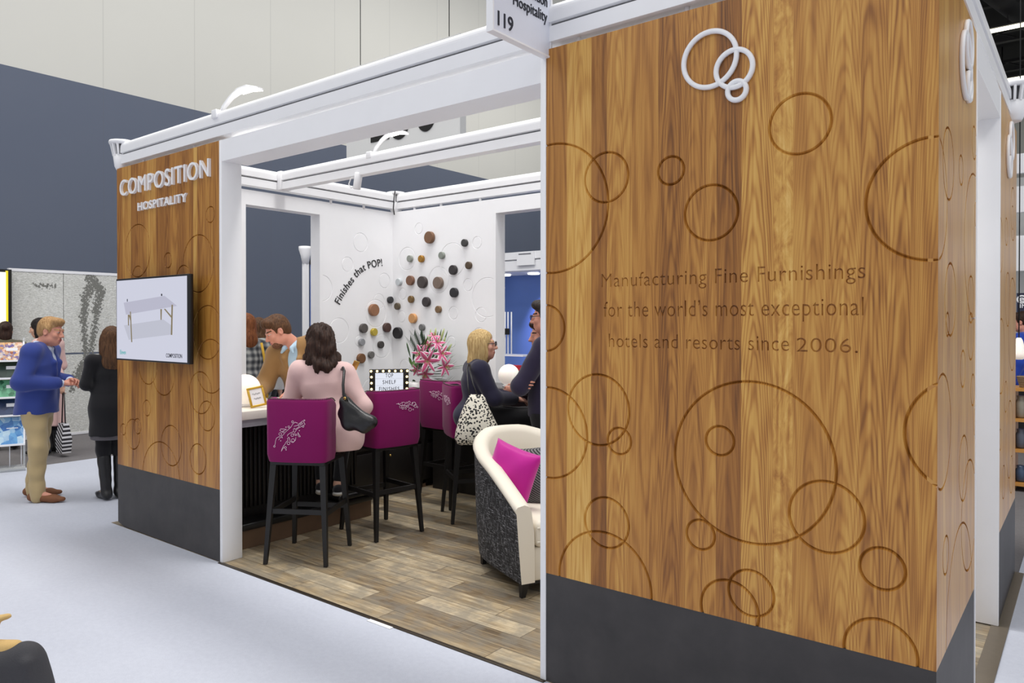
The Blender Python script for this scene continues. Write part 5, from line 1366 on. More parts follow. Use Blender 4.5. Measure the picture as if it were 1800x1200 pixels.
# her black handbag on its strap
hb = thing('shoulder_bag', 'black leather shoulder bag hanging at the pink cardigan woman\u2019s side', 'bag', tuple(P(632, 745, D=5.12)))
q = Solid(); pts = [P(607, 706, D=5.13), P(652, 742, D=5.05), P(616, 742, D=5.13), P(656, 736, D=5.0)]
q.cap(pts[0], pts[2], .030, .05, .03); q.cap(pts[2], pts[1], .055, .035, .03); q.cap(pts[0], pts[1], .03, .028, .05); q.cap(P(604, 726, D=5.15), P(640, 752, D=5.07), .04, .035, .04)
obj('bag_body', q.mesh('bag_body', .006, folds(.004, 40, 30)), M_blackleather, hb)
m = MB(); m.tube([P(612, 707, D=5.10), P(604, 694, D=5.10), P(603, 676, D=5.12), P(605, 652, D=5.18), P(603, 646, D=5.28), P(600, 650, D=5.40), P(603, 690, D=5.42), P(620, 712, D=5.12)], .010, 8)
obj('strap', m, M_blackleather, hb); obj('buckle', MB().lathe([(.011, -.004), (.011, .004), (.005, .004)], 12, Matrix.Translation(P(606, 700, D=5.08)) @ Matrix.Rotation(PI/2, 4, 'X')), M_brass, hb, label='brass buckle')

# man in the tan blazer behind the bar
M_tanb = fabric('tan_corduroy', (158, 122, 78), .85, .25, 260, .1); M_denim = fabric('light_blue_denim', (178, 206, 226), .8, .1)
def tan_man():
    rz = 202; hd = P(488, 583, D=6.35); f = Vector((-math.sin(math.radians(rz)), math.cos(math.radians(rz)), 0)); sd = Vector((math.cos(math.radians(rz)), math.sin(math.radians(rz)), 0))
    loc = hd-f*.30-sd*.13; r = person('brown-haired bearded man in tan blazer leaning over the bar from behind', (loc.x, loc.y, .002), rz)
    J = joints(1.80, 0)
    J.update({k: vec(v) for k, v in dict(waist=(.0, .05, 1.10), chest=(.01, .14, 1.28), neck=(.035, .20, 1.455), shL=(-.16, .17, 1.475), shR=(.205, .20, 1.37), elL=(-.26, .15, 1.2), wrL=(-.16, .38, 1.09),
              elR=(.285, .25, 1.12), wrR=(.235, .40, 1.065)).items()})
    J['head'] = vec((.13, .30, hd.z)); H = Head(J['head'], headm(-42, 26, 6), 1.03)
    obj('body', body_mesh(J, H, False, [('L', (.5, .8, -.1), (-.1, .1, .95), .35), ('R', (-.3, .9, -.1), (.1, .1, .95), .35)], .0062, nk=.058), skinset(SK_C, HB_brown), r, local=True)
    short_hair(H, HB_brown, r, .035, .018, .0065, 28)
    q = Solid(); H.ell(q, (0, .045, -.09), (.052, .052, .040), .02); H.ell(q, (0, .03, -.02), (.056, .066, .052), .01, '-'); H.ell(q, (0, .102, -.066), (.022, .02, .011), .006, '-')
    part('beard', r, q, hairmat('short_beard', (92, 62, 46), (140, 98, 74)), .006)
    q = Solid(); torso(q, J, .012, False, 1.05)
    for x in (-1, 1): q.cap(J['neck']+np.array([x*.058, .02, .030]), J['neck']+np.array([x*.03, .095, -.025]), .016, .02, .02); q.cap(J['neck']+np.array([x*.03, .095, -.02]), J['neck']+np.array([x*.055, .10, -.06]), .018, .010, .015)
    q.cap(J['neck']+np.array([-.05, -.03, .035]), J['neck']+np.array([.05, -.03, .035]), .02, k=.03); q.ell(J['neck']+np.array([.0, .11, .0]), (.022, .05, .07), .02, op='-')
    part('shirt', r, q, M_denim, .007, folds(.003, 40, 40))
    q = Solid(); torso(q, J, .030, False, 1.12); [arm(q, J, n, .026, .93, fat=1.12) for n in 'LR']; q.cap(J['hip']+np.array([0, 0, .05]), J['hip']+np.array([0, 0, -.12]), .20, .215, .05, ((0, 1, 0), 1.3))
    q.ell(J['chest']+np.array([-.01, .19, .03]), (.058, .10, .20), .02, op='-'); q.ell(J['neck']+np.array([0, .10, .05]), (.075, .09, .09), .02, op='-')
    for x in (-1, 1): q.cap(J['neck']+np.array([x*.085, .01, .015]), J['chest']+np.array([x*.075, .14, .06]), .016, .022, .02); q.cap(J['chest']+np.array([x*.075, .14, .06]), J['waist']+np.array([x*.03, .15, .03]), .022, .012, .02)
    q.cap(J['neck']+np.array([-.075, -.035, .02]), J['neck']+np.array([.075, -.035, .02]), .024, k=.03); q.plane((0, 0, .86), (0, 0, -1))
    part('blazer', r, q, M_tanb, .0075, folds(.006, 30, 28, 2))
    q = Solid(); q.cap(J['hpL'], J['hpR'], .115, k=.05); [leg(q, J, n, .016, .98) for n in 'LR']; part('trousers', r, q, fabric('dark_trousers', (44, 44, 52)), .012)
    for n in 'LR': part('shoe', r, shoes(Solid(), J, n), M_blackleather, .010)
tan_man()

# seated blonde woman
M_navy = fabric('midnight_navy_knit', (36, 34, 56), .85, .12)
def leopard():
    t = NT('spotted_leather'); v = t.obj(); nz = t.noise(v, 14, 2); vo = t.n('TexVoronoi', {'Vector': t.n('VectorMath', {0: v, 1: t.n('CombineXYZ', {0: t.math('MULTIPLY', nz, .03), 1: t.math('MULTIPLY', nz, .02)}).outputs[0]}, operation='ADD').outputs[0], 'Scale': 56.0}).outputs['Distance']
    f = t.math('ADD', vo, t.math('MULTIPLY', t.noise(v, 60, 2), .25)); return t.done(t.ramp(f, [(.53, srgb(24, 22, 22)), (.60, srgb(226, 220, 204))]), .6)
def blonde_woman():
    c = P(838, 760, D=6.02); rz = -38; r = person('blonde woman in navy jacket and glasses seated on a magenta stool', (c.x, c.y, .002), rz)
    J = dict(hip=(0, 0, .915), waist=(0, .005, 1.03), chest=(0, -.005, 1.175), neck=(0, .01, 1.325), head=(0, .05, 1.468), s=.95)
    for n, x in (('L', -1), ('R', 1)): J.update({'sh'+n: (x*.160, -.005, 1.275), 'el'+n: (x*.215, .09, 1.06), 'wr'+n: (x*.065, .30, 1.035), 'hp'+n: (x*.09, .03, .885), 'kn'+n: (x*.10, .44, .87), 'an'+n: (x*.09, .40, .44), 'to'+n: (x*.10, .55, .37)})
    J = {k: (vec(v) if k != 's' else v) for k, v in J.items()}
    H = Head(J['head'], headm(-20, -4), .98)
    obj('body', body_mesh(J, H, True, [('L', (.45, .85, -.15), (-.3, .3, .9), .5), ('R', (-.35, .9, -.15), (.3, .3, .9), .55)], .0062), skinset(SK_A, HB_blond), r, local=True)
    bob_hair(H, HB_blond, r, .13, .092, .0065, .003, 30, (.072, .085, .12))
    glasses(H, r)
    q = Solid(); torso(q, J, .020, True, 1.05); [arm(q, J, n, .018, .93, fat=1.08) for n in 'LR']; q.ell((0, -.02, .90), (.195, .175, .13), .06); q.plane((0, 0, .80), (0, 0, -1)); q.ell(J['neck']+np.array([0, .08, .03]), (.05, .07, .06), .02, op='-')
    q.cap(J['neck']+np.array([-.05, -.02, .005]), J['neck']+np.array([.05, -.02, .005]), .022, k=.03)
    part('jacket', r, q, M_navy, .0075, folds(.005, 30, 28, 1.3))
    q = Solid(); q.cap(J['hpL'], J['hpR'], .11, k=.05); [leg(q, J, n, .014, .97, fat=1.08) for n in 'LR']; part('trousers', r, q, M_blackf, .010)
    for n in 'LR': part('shoe', r, shoes(Solid(), J, n), M_blackleather, .009)
blonde_woman()
D_ = 5.62
lt = thing('tote_bag', 'cream tote with black animal spots hanging beside the seated blonde woman', 'bag', tuple(P(838, 783, D=D_)))
vd = (P(838, 740, D=2)-P(838, 740, D=1)).normalized(); m = MB(); rings = []
for py, x0, x1, th in ((781, 812, 862, .03), (779, 803, 872, .055), (770, 799, 879, .075), (755, 801, 878, .08), (735, 807, 869, .07), (715, 815, 860, .05), (700, 822, 853, .03), (694, 826, 848, .018)):
    c_, hw = P((x0+x1)/2, py, D=D_), (P(x1, py, D=D_)-P(x0, py, D=D_)).length/2
    rings.append([c_+_R*hw*math.copysign(abs(math.cos(a))**.7, math.cos(a))+vd*th*math.copysign(abs(math.sin(a))**.8, math.sin(a))+Vector((0, 0, .006*math.sin(3*a+py))) for a in [2*PI*k/36 for k in range(36)]])
m.loft(rings); obj('bag_body', m, leopard(), lt, label='cream leather with black spots')
m = MB(); m.tube([P(826, 700, D=D_), P(823, 680, D=D_+.02), P(821, 650, D=5.74), P(823, 640, D=5.84), P(828, 646, D=5.95)], .006, 8); m.tube([P(842, 700, D=D_), P(832, 676, D=D_+.03), P(826, 652, D=5.75), P(826, 641, D=5.85)], .006, 8)
obj('strap', m, M_blackleather, lt)

# man in navy with folded arms and his companion
def navy_man():
    rz = theta(955)+78; c = P(964, 760, D=5.8); r = person('man in navy sweater and glasses standing with folded arms by the doorpost', (c.x, c.y, .002), rz)
    J = joints(1.82, 0, elL=(-.255, .16, 1.17), wrL=(-.02, .22, 1.20), elR=(.26, .13, 1.16), wrR=(-.16, .20, 1.17)); J['shL'] = J['shL']+np.array([-.01, .01, -.01])
    H = Head(J['head'], headm(4, 4), 1.02)
    obj('body', body_mesh(J, H, False, [('L', (.95, -.25, .05), (0, .9, .2), .4), ('R', (-.80, -.55, .20), (-.4, .8, .2), .5)], .0065, nk=.058), skinset(SK_C, HB_dark), r, local=True)
    short_hair(H, hairmat('greying_dark_hair', (30, 26, 25), (72, 64, 60)), r, .03, .008); glasses(H, r)
    q = Solid(); q.cap(J['neck']+np.array([-.05, -.01, .03]), J['neck']+np.array([.05, -.01, .03]), .032, k=.03); q.cap(J['neck']+np.array([-.03, .05, .0]), J['neck']+np.array([.03, .05, .0]), .02, k=.02); part('collar', r, q, M_letter, .008)
    q = Solid(); torso(q, J, .022, False, 1.16); [arm(q, J, n, .018, .93, fat=1.12) for n in 'LR']; q.cap(J['hip']+np.array([0, 0, .04]), J['hip']+np.array([0, 0, -.03]), .19, .195, .05, ((0, 1, 0), 1.3)); q.plane((0, 0, .93), (0, 0, -1))
    part('sweater', r, q, fabric('navy_plum_wool', (42, 36, 58), .9, .15), .008, folds(.005, 30, 28, 2.2))
    q = Solid(); q.cap(J['hpL'], J['hpR'], .12, k=.05); q.cap(J['hip'], J['hip']+np.array([0, 0, .08]), .165, k=.05, flat=((0, 1, 0), 1.35)); [leg(q, J, n, .018, .98) for n in 'LR']; part('trousers', r, q, M_blackf, .011)
    for n in 'LR': part('shoe', r, shoes(Solid(), J, n), M_blackleather, .010)
navy_man()
def simple_person(label, loc, rz, h, sk, hairm, top, topm, lower, lowm, hairf='short', lean=0, pitch=6, hem=.80, yaw=0, voxel=.010, glasses_=False, **over):
    r = person(label, (loc.x, loc.y, .001), rz); J = joints(h, lean, **over); H = Head(J['head'], headm(yaw, pitch), .98 if hairf != 'short' else 1.02); fem = hairf != 'short'
    d = lambda n: unit(J['wr'+n]-J['el'+n]); sx = {'L': -1, 'R': 1}
    obj('body', body_mesh(J, H, fem, [(n, d(n), (sx[n], .2, .2), .5) for n in 'LR'], voxel), skinset(sk, hairm), r, local=True)
    if hairf == 'short': short_hair(H, hairm, r, .03, .006, .009)
    else: bob_hair(H, hairm, r, hairf, .09, .009)
    q = Solid(); torso(q, J, .024, fem, 1.1); [arm(q, J, n, .018, .95, fat=1.1) for n in 'LR']; q.cap(J['hip']+np.array([0, 0, .05]), (J['hip'][0], J['hip'][1], hem-.01), .185, .19+.05*(.95-hem), .05, ((0, 1, 0), 1.3)); q.plane((0, 0, hem), (0, 0, -1))
    q.cap(J['neck']+np.array([-.05, -.02, .01]), J['neck']+np.array([.05, -.02, .01]), .03, k=.03)
    part(top, r, q, topm, voxel, folds(.005, 28, 20, h))
    q = Solid(); q.cap(J['hpL'], J['hpR'], .115, k=.05); [leg(q, J, n, .014, .98) for n in 'LR']; part(lower, r, q, lowm, voxel+.002)
    for n in 'LR': part('shoe', r, shoes(Solid(), J, n), M_blackleather, voxel)
    return r, J
simple_person('person in black jacket half hidden behind the man in navy', P(958, 760, D=6.25), theta(936)+100, 1.66, SK_C, HB_dark, 'jacket', M_blackf, 'trousers', M_blackf, elL=(-.26, .05, 1.12), wrL=(-.1, .24, 1.1))
# seen through the left doorway
def plaid():
    t = NT('grey_plaid_wool'); sp = t.n('SeparateXYZ', {0: t.n('TexCoord').outputs['Object']}); a = t.math('SINE', t.math('MULTIPLY', sp.outputs[2], 90)); b = t.math('SINE', t.math('MULTIPLY', t.math('ADD', sp.outputs[0], sp.outputs[1]), 80))
    f = t.math('ADD', t.math('MULTIPLY', a, .25), t.math('ADD', t.math('MULTIPLY', b, .25), .5)); return t.done(t.ramp(f, [(.1, srgb(58, 60, 66)), (.5, srgb(112, 114, 116)), (.95, srgb(176, 176, 172))]), .9)
pA, _ = simple_person('auburn-haired woman in grey plaid coat beyond the left doorway', P(434, 760, D=7.85), theta(434)+20, 1.74, SK_B, HB_aub, 'coat', plaid(), 'trousers', M_blackf, .17, hem=.62)
yl = fabric('mustard_leather', (204, 160, 48), .6)
J_ = joints(1.74); m = MB(); m.tube([(.10, -.15, 1.44), (.115, -.185, 1.3), (.135, -.19, 1.1), (.15, -.20, .72)], .014, 8); m.box(.05, .25, -.27, -.19, .48, .72, .02)
m.b.transform(Matrix.Translation(pA.location) @ Matrix.Rotation(pA.rotation_euler.z, 4, 'Z')); ys = obj('shoulder_bag', m, yl)
setp(ys, 'mustard yellow shoulder bag on the plaid-coated woman\u2019s back', 'bag')
simple_person('woman in white knitted sweater beyond the left doorway', P(455, 760, D=8.55), theta(455)-10, 1.70, SK_B, HB_brown, 'sweater', fabric('white_cable_knit', (226, 222, 216), .9, .4, 90), 'trousers', M_blackf, .12, hem=.88)
simple_person('dark-haired person glimpsed through the left doorway behind the man in tan', P(476, 760, D=9.3), theta(476)+160, 1.60, SK_B, HB_black, 'jacket', M_blackf, 'trousers', M_blackf, .14)
# ------------------------------------------------------------------ lilies on the cabinet
rnd = random.Random(5)
LC = Vector((-5.42, 5.42, .902))
fl = thing('flower_arrangement', 'tall arrangement of pink and white lilies with green fronds on the black cabinet', 'flowers', LC)
def lp_(px, py, dd=0.0): return P(px, py, D=7.68+dd)
obj('vase', MB().lathe([(.055, 0), (.075, .02), (.085, .09), (.07, .14), (.06, .145), (.05, .13)], 24, Matrix.Translation(LC)), mat('white_ceramic', (230, 230, 228), .25), fl)
M_petal = [fabric('petal_pink', (214, 96, 142), .6, .05, 200, .25), fabric('petal_white', (244, 226, 232), .6, .03), mat('stamen_rust', (150, 84, 38), .6), mat('lily_green', (150, 178, 96), .6)]
def frame(d):
    d = Vector(d).normalized(); a = Vector((0, 0, 1)) if abs(d.z) < .9 else Vector((1, 0, 0)); u = d.cross(a).normalized(); return d, u, d.cross(u)
def lily(c, d, L, name='lily'):
    d, u, v = frame(d); m = MB()
    for k in range(6):
        a = 2*PI*k/6+rnd.uniform(-.12, .12); rad = u*math.cos(a)+v*math.sin(a); tan_ = d.cross(rad); wmax = L*(.21 if k % 2 else .15); rows = []
        for i in range(9):
            s = i/8; ang = .35+1.55*s**1.2; r_ = L*(s*.95)*math.sin(min(ang, 1.5)); hgt = L*(.42*s-.55*max(0, s-.55)**1.4)
            p = c+rad*r_+d*hgt; w = wmax*math.sin(PI*min(1, .08+.90*s))**.8
            rows.append([p+tan_*w*q-d*(abs(q)**2*w*.25) for q in (-1, -.62, 0, .62, 1)])
        for A, B in zip(rows, rows[1:]):
            for j in range(4): m.poly([A[j], A[j+1], B[j+1], B[j]], [(0, 1, 2, 3)], (0 if j in (1, 2) else 1), True)
    for k in range(6):
        a = 2*PI*k/6+.3; e = c+d*L*.6+(u*math.cos(a)+v*math.sin(a))*L*.22; m.tube([c+d*L*.05, c+d*L*.35+(e-c)*.15, e], .0022, 5, 3); m.ball(e, (.004, .004, .009), seg=6, mi=2)
    m.tube([c-d*.12, c], [.004, .009], 6, 3)
    return obj(name, m, M_petal, fl)
toC = (Vector((0, 0, EYE))-LC).normalized(); rt = Vector((.70, .71, 0))
for px, py, L, ox, oz, dd in ((752, 634, .135, -.1, -.2, -.14), (741, 622, .11, -.6, .1, -.08), (775, 622, .115, .45, .1, -.10), (768, 603, .095, .3, .5, -.04), (754, 609, .095, -.3, .5, -.04), (781, 644, .11, .6, -.25, -.08), (748, 656, .10, -.2, -.7, -.10), (733, 650, .075, -.8, -.3, -.03), (762, 592, .07, .1, .8, 0)):
    lily(lp_(px, py, dd), toC+rt*ox+Vector((0, 0, oz)), L)
M_leafs = [fabric('dark_frond_green', (46, 70, 44), .6, .05, 60, .3), fabric('mid_leaf_green', (92, 124, 66), .6, .05, 60, .3), fabric('pale_bud_green', (176, 186, 128), .6, .05)]
def blade(m, a, b, w, mi, sag=.0):
    a, b = Vector(a), Vector(b); d, u, v = frame(b-a); rows = []
    for i in range(7):
        s = i/6; p = a+(b-a)*s-Vector((0, 0, sag*s*s)); ww = w*math.sin(PI*(.06+.92*s))**.9; rows.append([p-u*ww, p+v*ww*.25, p+u*ww])
    for A, B in zip(rows, rows[1:]):
        for j in range(2): m.poly([A[j], A[j+1], B[j+1], B[j]], [(0, 1, 2, 3)], mi, True)
base_ = LC+Vector((0, 0, .2))
for pts in (((720, 598), (742, 640)), ((727, 588), (745, 632)), ((738, 588), (748, 625))):
    m = MB(); A, B = lp_(*pts[1], .03), lp_(*pts[0], .03); m.tube([A, B], [.003, .0015], 5)
    for k in range(12):
        s = .25+.75*k/12; p = A+(B-A)*s
        for q in (-1, 1): blade(m, p, p+(B-A).normalized()*.07+rt*q*.035+Vector((0, 0, .012)), .006, 0)
    obj('palm_frond', m, M_leafs[:1], fl)
for px, py, px2, py2 in ((757, 578, 756, 612), (766, 576, 764, 606), (752, 590, 752, 612), (781, 577, 772, 606), (735, 606, 742, 634), (728, 615, 738, 640), (783, 592, 775, 616), (794, 604, 780, 628)):
    t_, b_ = lp_(px, py, .02), lp_(px2, py2, .02); m = MB(); v_ = t_-b_
    m.tube([b_, b_+v_*.3, b_+v_*.55, b_+v_*.8, t_], [.003, .007, .013, .011, .003], 8); obj('lily_bud', m, M_leafs[2], fl)
m = MB()
for k in range(130):
    z = rnd.random(); px = 757+rnd.gauss(0, 16+8*(1-z)); py = 690-95*z**.8+rnd.uniform(-6, 6); e = lp_(px, py, rnd.uniform(-.10, .12)); s = base_+(e-base_)*.55+Vector((rnd.uniform(-.03, .03), rnd.uniform(-.03, .03), 0))
    if abs(px-757) < 20 and 605 < py < 655 and rnd.random() < .7: e = lp_(px, py, .1)
    blade(m, s, e, rnd.uniform(.010, .024), rnd.choice((0, 1, 1)), .01)
for k in range(40):
    px, py = 790+rnd.gauss(0, 5), 600+rnd.random()*70; e = lp_(px+rnd.uniform(0, 8), py-8, rnd.uniform(-.05, .05)); s = lp_(770, py+18, 0); blade(m, s+(e-s)*.4, e, .007, 1)
for pts in (((781, 577), (770, 618)), ((787, 580), (774, 620)), ((776, 578), (768, 612)), ((770, 582), (764, 612)), ((745, 586), (750, 618))): blade(m, lp_(*pts[1], .05), lp_(*pts[0], .05), .013, rnd.choice((0, 1)))
obj('foliage', m, M_leafs, fl, kind=None)

# ------------------------------------------------------------------ left background: mural, lightbox, tile rack
mu = thing('mural_wall', 'silver-grey textured mural panels with a dark figure print behind the aisle', 'display wall', (-11.75, 4.6, 0))
def mural_mat():
    t = NT('pebbled_silver_mural'); v = t.obj(); a = t.noise(t.obj((1, 4, 16)), 4, 6, .75); b = t.n('TexVoronoi', {'Vector': t.obj((1, 1, 2.4)), 'Scale': 38.0}).outputs['Distance']; c = t.noise(v, 1.2, 3)
    f = t.math('ADD', t.math('MULTIPLY', a, .55), t.math('ADD', t.math('MULTIPLY', b, .35), t.math('MULTIPLY', c, .3)))
    return t.done(t.ramp(f, [(.36, srgb(176, 176, 168)), (.55, srgb(212, 212, 205)), (.75, srgb(236, 236, 230))]), .6, bump=b, bstr=.3, bdist=.01)
M_mural = mural_mat(); XM = -11.75
def mpt(px, py): return P(px, py, X=XM)
ya, ys_, yb = 3.86, mpt(112, 600).y, 5.36; zs = mpt(140, 622).z
for a, b, z0, z1 in ((ya, ys_-.004, .0, 2.37), (ys_+.004, yb, zs+.004, 2.37), (ys_+.004, yb, .0, zs-.004)): obj('mural_panel', MB().box(XM-.04, XM, a, b, z0+.02, z1), M_mural, mu)
obj('top_rail', MB().box(XM-.05, XM+.01, ya, yb, 2.37, 2.41), M_white, mu); obj('bottom_rail', MB().box(XM-.05, XM+.012, ya, yb, .0, .035), M_white, mu); obj('end_post', MB().box(XM-.05, XM+.01, yb, yb+.03, 0, 2.41), M_black, mu)
caps = [((158, 488), (176, 512), 9), ((160, 500), (150, 520), 8), ((176, 512), (168, 545), 7), ((150, 520), (146, 560), 6), ((146, 560), (150, 620), 4.5), ((170, 545), (163, 590), 4.5), ((163, 590), (155, 635), 4.5),
        ((150, 620), (152, 640), 5), ((148, 640), (136, 662), 9), ((136, 662), (132, 668), 8), ((126, 676), (126, 685), 3), ((60, 500), (96, 502), 2.0)]
t = NT('dark_mural_print'); n_ = t.noise(t.obj((1, 6, 14)), 9, 5, .7)
M_print = t.done(t.ramp(n_, [(.4, srgb(104, 104, 99)), (.62, srgb(150, 150, 142))]), .7)
m = MB(); st = 1.5
for iy in range(int((692-480)/st)):
    for ix in range(int((188-55)/st)):
        x, y = 55+ix*st, 480+iy*st; d = 99
        for a, b, r_ in caps:
            bx, by = b[0]-a[0], b[1]-a[1]; tt = max(0, min(1, ((x-a[0])*bx+(y-a[1])*by)/(bx*bx+by*by))); d = min(d, math.hypot(x-a[0]-tt*bx, y-a[1]-tt*by)-r_)
        d += 1.6*math.sin(x*.9+y*.35)+1.6*math.sin(y*.8-x*.5)
        if rnd.random() < max(0, min(.93, .5-d*.22)):
            m.poly([mpt(*q)+Vector((.0025, 0, 0)) for q in ((x, y), (x+st, y+.1), (x+st, y+st), (x, y+st))], [(0, 1, 2, 3)])
obj('figure_print', m, M_print, mu, kind='stuff', label='dark dripping figure print')
lx = thing('lit_display_panel', 'tall glowing white panel with yellow edge at the far side of the mural', 'display panel', (-11.6, 3.4, 0))
obj('frame', MB().box(-11.72, -11.60, 2.9, 3.85, .02, 2.38), M_black, lx); obj('lit_face', MB().box(-11.60, -11.585, 2.94, 3.775, 1.0, 2.34), emit('warm_lit_panel', (255, 250, 226), 1.3), lx); obj('yellow_edge', MB().box(-11.60, -11.58, 3.775, 3.80, .9, 2.36), emit('yellow_edge', (250, 232, 60), 1.0), lx)
rc = P(4, 826, Z=0); RM = Matrix.Translation(rc) @ Matrix.Rotation(math.radians(theta(4)+180), 4, 'Z')
rk = thing('tile_rack', 'clear acrylic rack of tilted coloured tile samples beside the man in the blue blazer', 'display rack', rc)
M_acr = NT('clear_acrylic'); M_acr = M_acr.done(srgb(236, 240, 242), .08, **{'Alpha': .38})
def tilem(name, cols, sc):
    t = NT(name); v = t.n('TexVoronoi', {'Vector': t.obj(), 'Scale': sc}); nn = t.noise(t.obj(), sc*.6, 3)
    f = t.math('ADD', t.math('MULTIPLY', t.n('SeparateColor', {0: v.outputs['Color']}).outputs[0], .6), t.math('MULTIPLY', nn, .4)); return t.done(t.ramp(f, [(.15+.7*i/(len(cols)-1), srgb(*c)) for i, c in enumerate(cols)]), .3)
tiers = [(612, 641, tilem('confetti_tile', [(150, 60, 40), (240, 190, 120), (90, 80, 150), (236, 220, 200), (220, 120, 60)], 40)), (646, 672, tilem('deep_green_tile', [(20, 34, 30), (44, 66, 54), (30, 50, 44)], 14)), (679, 706, tilem('emerald_tile', [(30, 90, 60), (110, 180, 140), (60, 130, 96)], 24)), (713, 738, tilem('indigo_tile', [(20, 30, 60), (40, 60, 100), (28, 40, 76)], 16)), (746, 790, tilem('sky_blue_tile', [(40, 100, 180), (120, 180, 226), (200, 226, 240), (70, 140, 206)], 18))]
Dr = (rc-Vector((0, 0, EYE))).length
for y0, y1, mt in tiers:
    z1, z0 = EYE-(y0-577)/FPX*8.25, EYE-(y1-577)/FPX*8.25
    s = obj('tile', MB().hexa([RM @ Vector(q) for q in ((-.20, .10, z0), (.26, .10, z0), (.26, .12, z0-.01), (-.20, .12, z0-.01), (-.20, .0, z1), (.26, .0, z1), (.26, .02, z1-.0), (-.20, .02, z1))]), mt, rk)
    m = MB()
    for a in ((-.215, -.20), (.26, .275)): m.hexa([RM @ Vector(q) for q in ((a[0], .09, z0-.02), (a[1], .09, z0-.02), (a[1], .13, z0-.02), (a[0], .13, z0-.02), (a[0], -.01, z1+.01), (a[1], -.01, z1+.01), (a[1], .03, z1+.01), (a[0], .03, z1+.01))])
    m.hexa([RM @ Vector(q) for q in ((-.215, .09, z0-.03), (.275, .09, z0-.03), (.275, .14, z0-.03), (-.215, .14, z0-.03), (-.215, .09, z0-.01), (.275, .09, z0-.01), (.275, .14, z0-.01), (-.215, .14, z0-.01))])
    obj('tile_holder', m, M_letter, rk)
    zc = (z0*.55+z1*.45); obj('price_card', MB().hexa([RM @ Vector(q) for q in ((-.15, .078, zc-.04), (-.04, .078, zc-.04), (-.04, .082, zc-.045), (-.15, .082, zc-.045), (-.15, .056, zc+.04), (-.04, .056, zc+.04), (-.04, .06, zc+.04), (-.15, .06, zc+.04))]), M_letter, s, label='small white card')
for x in (-.21, .27):
    obj('side_rail', MB().tube([RM @ Vector((x, -.06, z)) for z in (.03, 1.48)], .012, 8), M_acr, rk)
m = MB(); m.box(-.22, .28, -.12, .18, .0, .03, .004, RM); obj('base', m, M_acr, rk)
m = MB()
for k in range(5): m.tube([RM @ Vector((-.18+.11*k, .02, .03)), RM @ Vector((-.18+.11*k, .02, .30))], .005, 6)
obj('wire_stand', m, M_beam, rk)

# ------------------------------------------------------------------ far booths seen over and through the partitions
bn = thing('hanging_banner', 'white hanging banner with bold black lettering above the middle beam', 'banner', (-12.45, 12, 5.75))
bz = P(700, 262, Y=12).z
obj('banner_board', MB().box(-14.30, -10.60, 12, 12.2, bz-.35, bz+2.2), mat('white_banner', (248, 248, 246), .7, .02), bn)
def bp(px, py): q = P(px, py, Y=11.99); return q
for x_ in (-13.9, -11.0): obj('hanging_cable', MB().tube([(x_, 12.1, bz+2.2), (x_, 12.1, 20.9)], .01, 6), M_duct, bn)
a, b = bp(652, 251), bp(684, 251); obj('banner_letter', MB().box(a.x, b.x, 11.98, 12.0, a.z, a.z+.9), M_black, bn)
for px, py, rr in ((702, 245, .42), (749, 231, .36)):
    q = bp(px, py); obj('banner_letter', MB().lathe([(rr, -.008), (rr, .008)], 40, Matrix.Translation((q.x, 11.985, q.z+rr)) @ Matrix.Rotation(PI/2, 4, 'X') @ Matrix.Diagonal((.8, 1, 1, 1))), M_black, bn)
db = thing('blue_booth', 'blue-walled neighbouring booth seen through the back doorway', 'booth', (-8.2, 11, 0))
M_bluew = mat('cobalt_blue_wall', (92, 122, 190), .6, .03, 3)
obj('blue_wall', MB().box(-10.6, -6.4, 11, 11.1, 0, 2.52), M_bluew, db)
obj('soffit', MB().box(-10.6, -6.4, 10.2, 11.1, 2.52, 2.60), M_white, db)
bmz0, bmz1 = P(915, 470, Y=10.2).z, P(915, 444, Y=10.2).z
obj('fascia_beam', MB().box(-10.6, -6.4, 10.1, 10.2, bmz0-.06, bmz0+.11), M_beam, db); obj('fascia_beam', MB().box(-10.6, -6.4, 10.08, 10.2, bmz0+.13, bmz1), M_beam, db)
for px in (888, 938):
    q = P(px, 474, Y=10.6); obj('downlight', MB().lathe([(.10, -.02), (.10, .0)], 20, Matrix.Translation((q.x, 10.6, 2.515))), emit('downlight_white', (255, 252, 246), 5.0), db)
q = P(924, 520, Y=10.4); l = bpy.data.lights.new('booth_spot', 'SPOT'); l.energy = 90; l.spot_size = 1.1; l.spot_blend = .7; l.color = (.72, .66, 1.0); lo = bpy.data.objects.new('booth_spot', l); COL.objects.link(lo); lo.location = (-7.6, 10.3, 2.45); lo.rotation_euler = (math.radians(38), 0, 0)
a, b = P(909, 443, Y=10.06), P(939, 465, Y=10.06); sg = thing('hanging_sign', 'small white sign board hung on the blue booth\u2019s fascia', 'sign', ((a.x+b.x)/2, 10.06, b.z)); obj('sign_board', MB().box(a.x, b.x, 10.05, 10.08, b.z, a.z), M_letter, sg)
obj('sign_line', MB().box(a.x+.04, b.x-.06, 10.046, 10.05, a.z-.05, a.z-.03), mat('grey_print', (120, 120, 126), .6), sg)
wr = thing('wire_rack', 'white wire display rack against the blue wall', 'rack', tuple(P(890, 625, Y=10)))
for px in (884, 888, 893, 899): a, b = P(px, 548, Y=10), P(px, 622, Y=10); obj('upright', MB().tube([a, b], .012, 6), M_beam, wr)
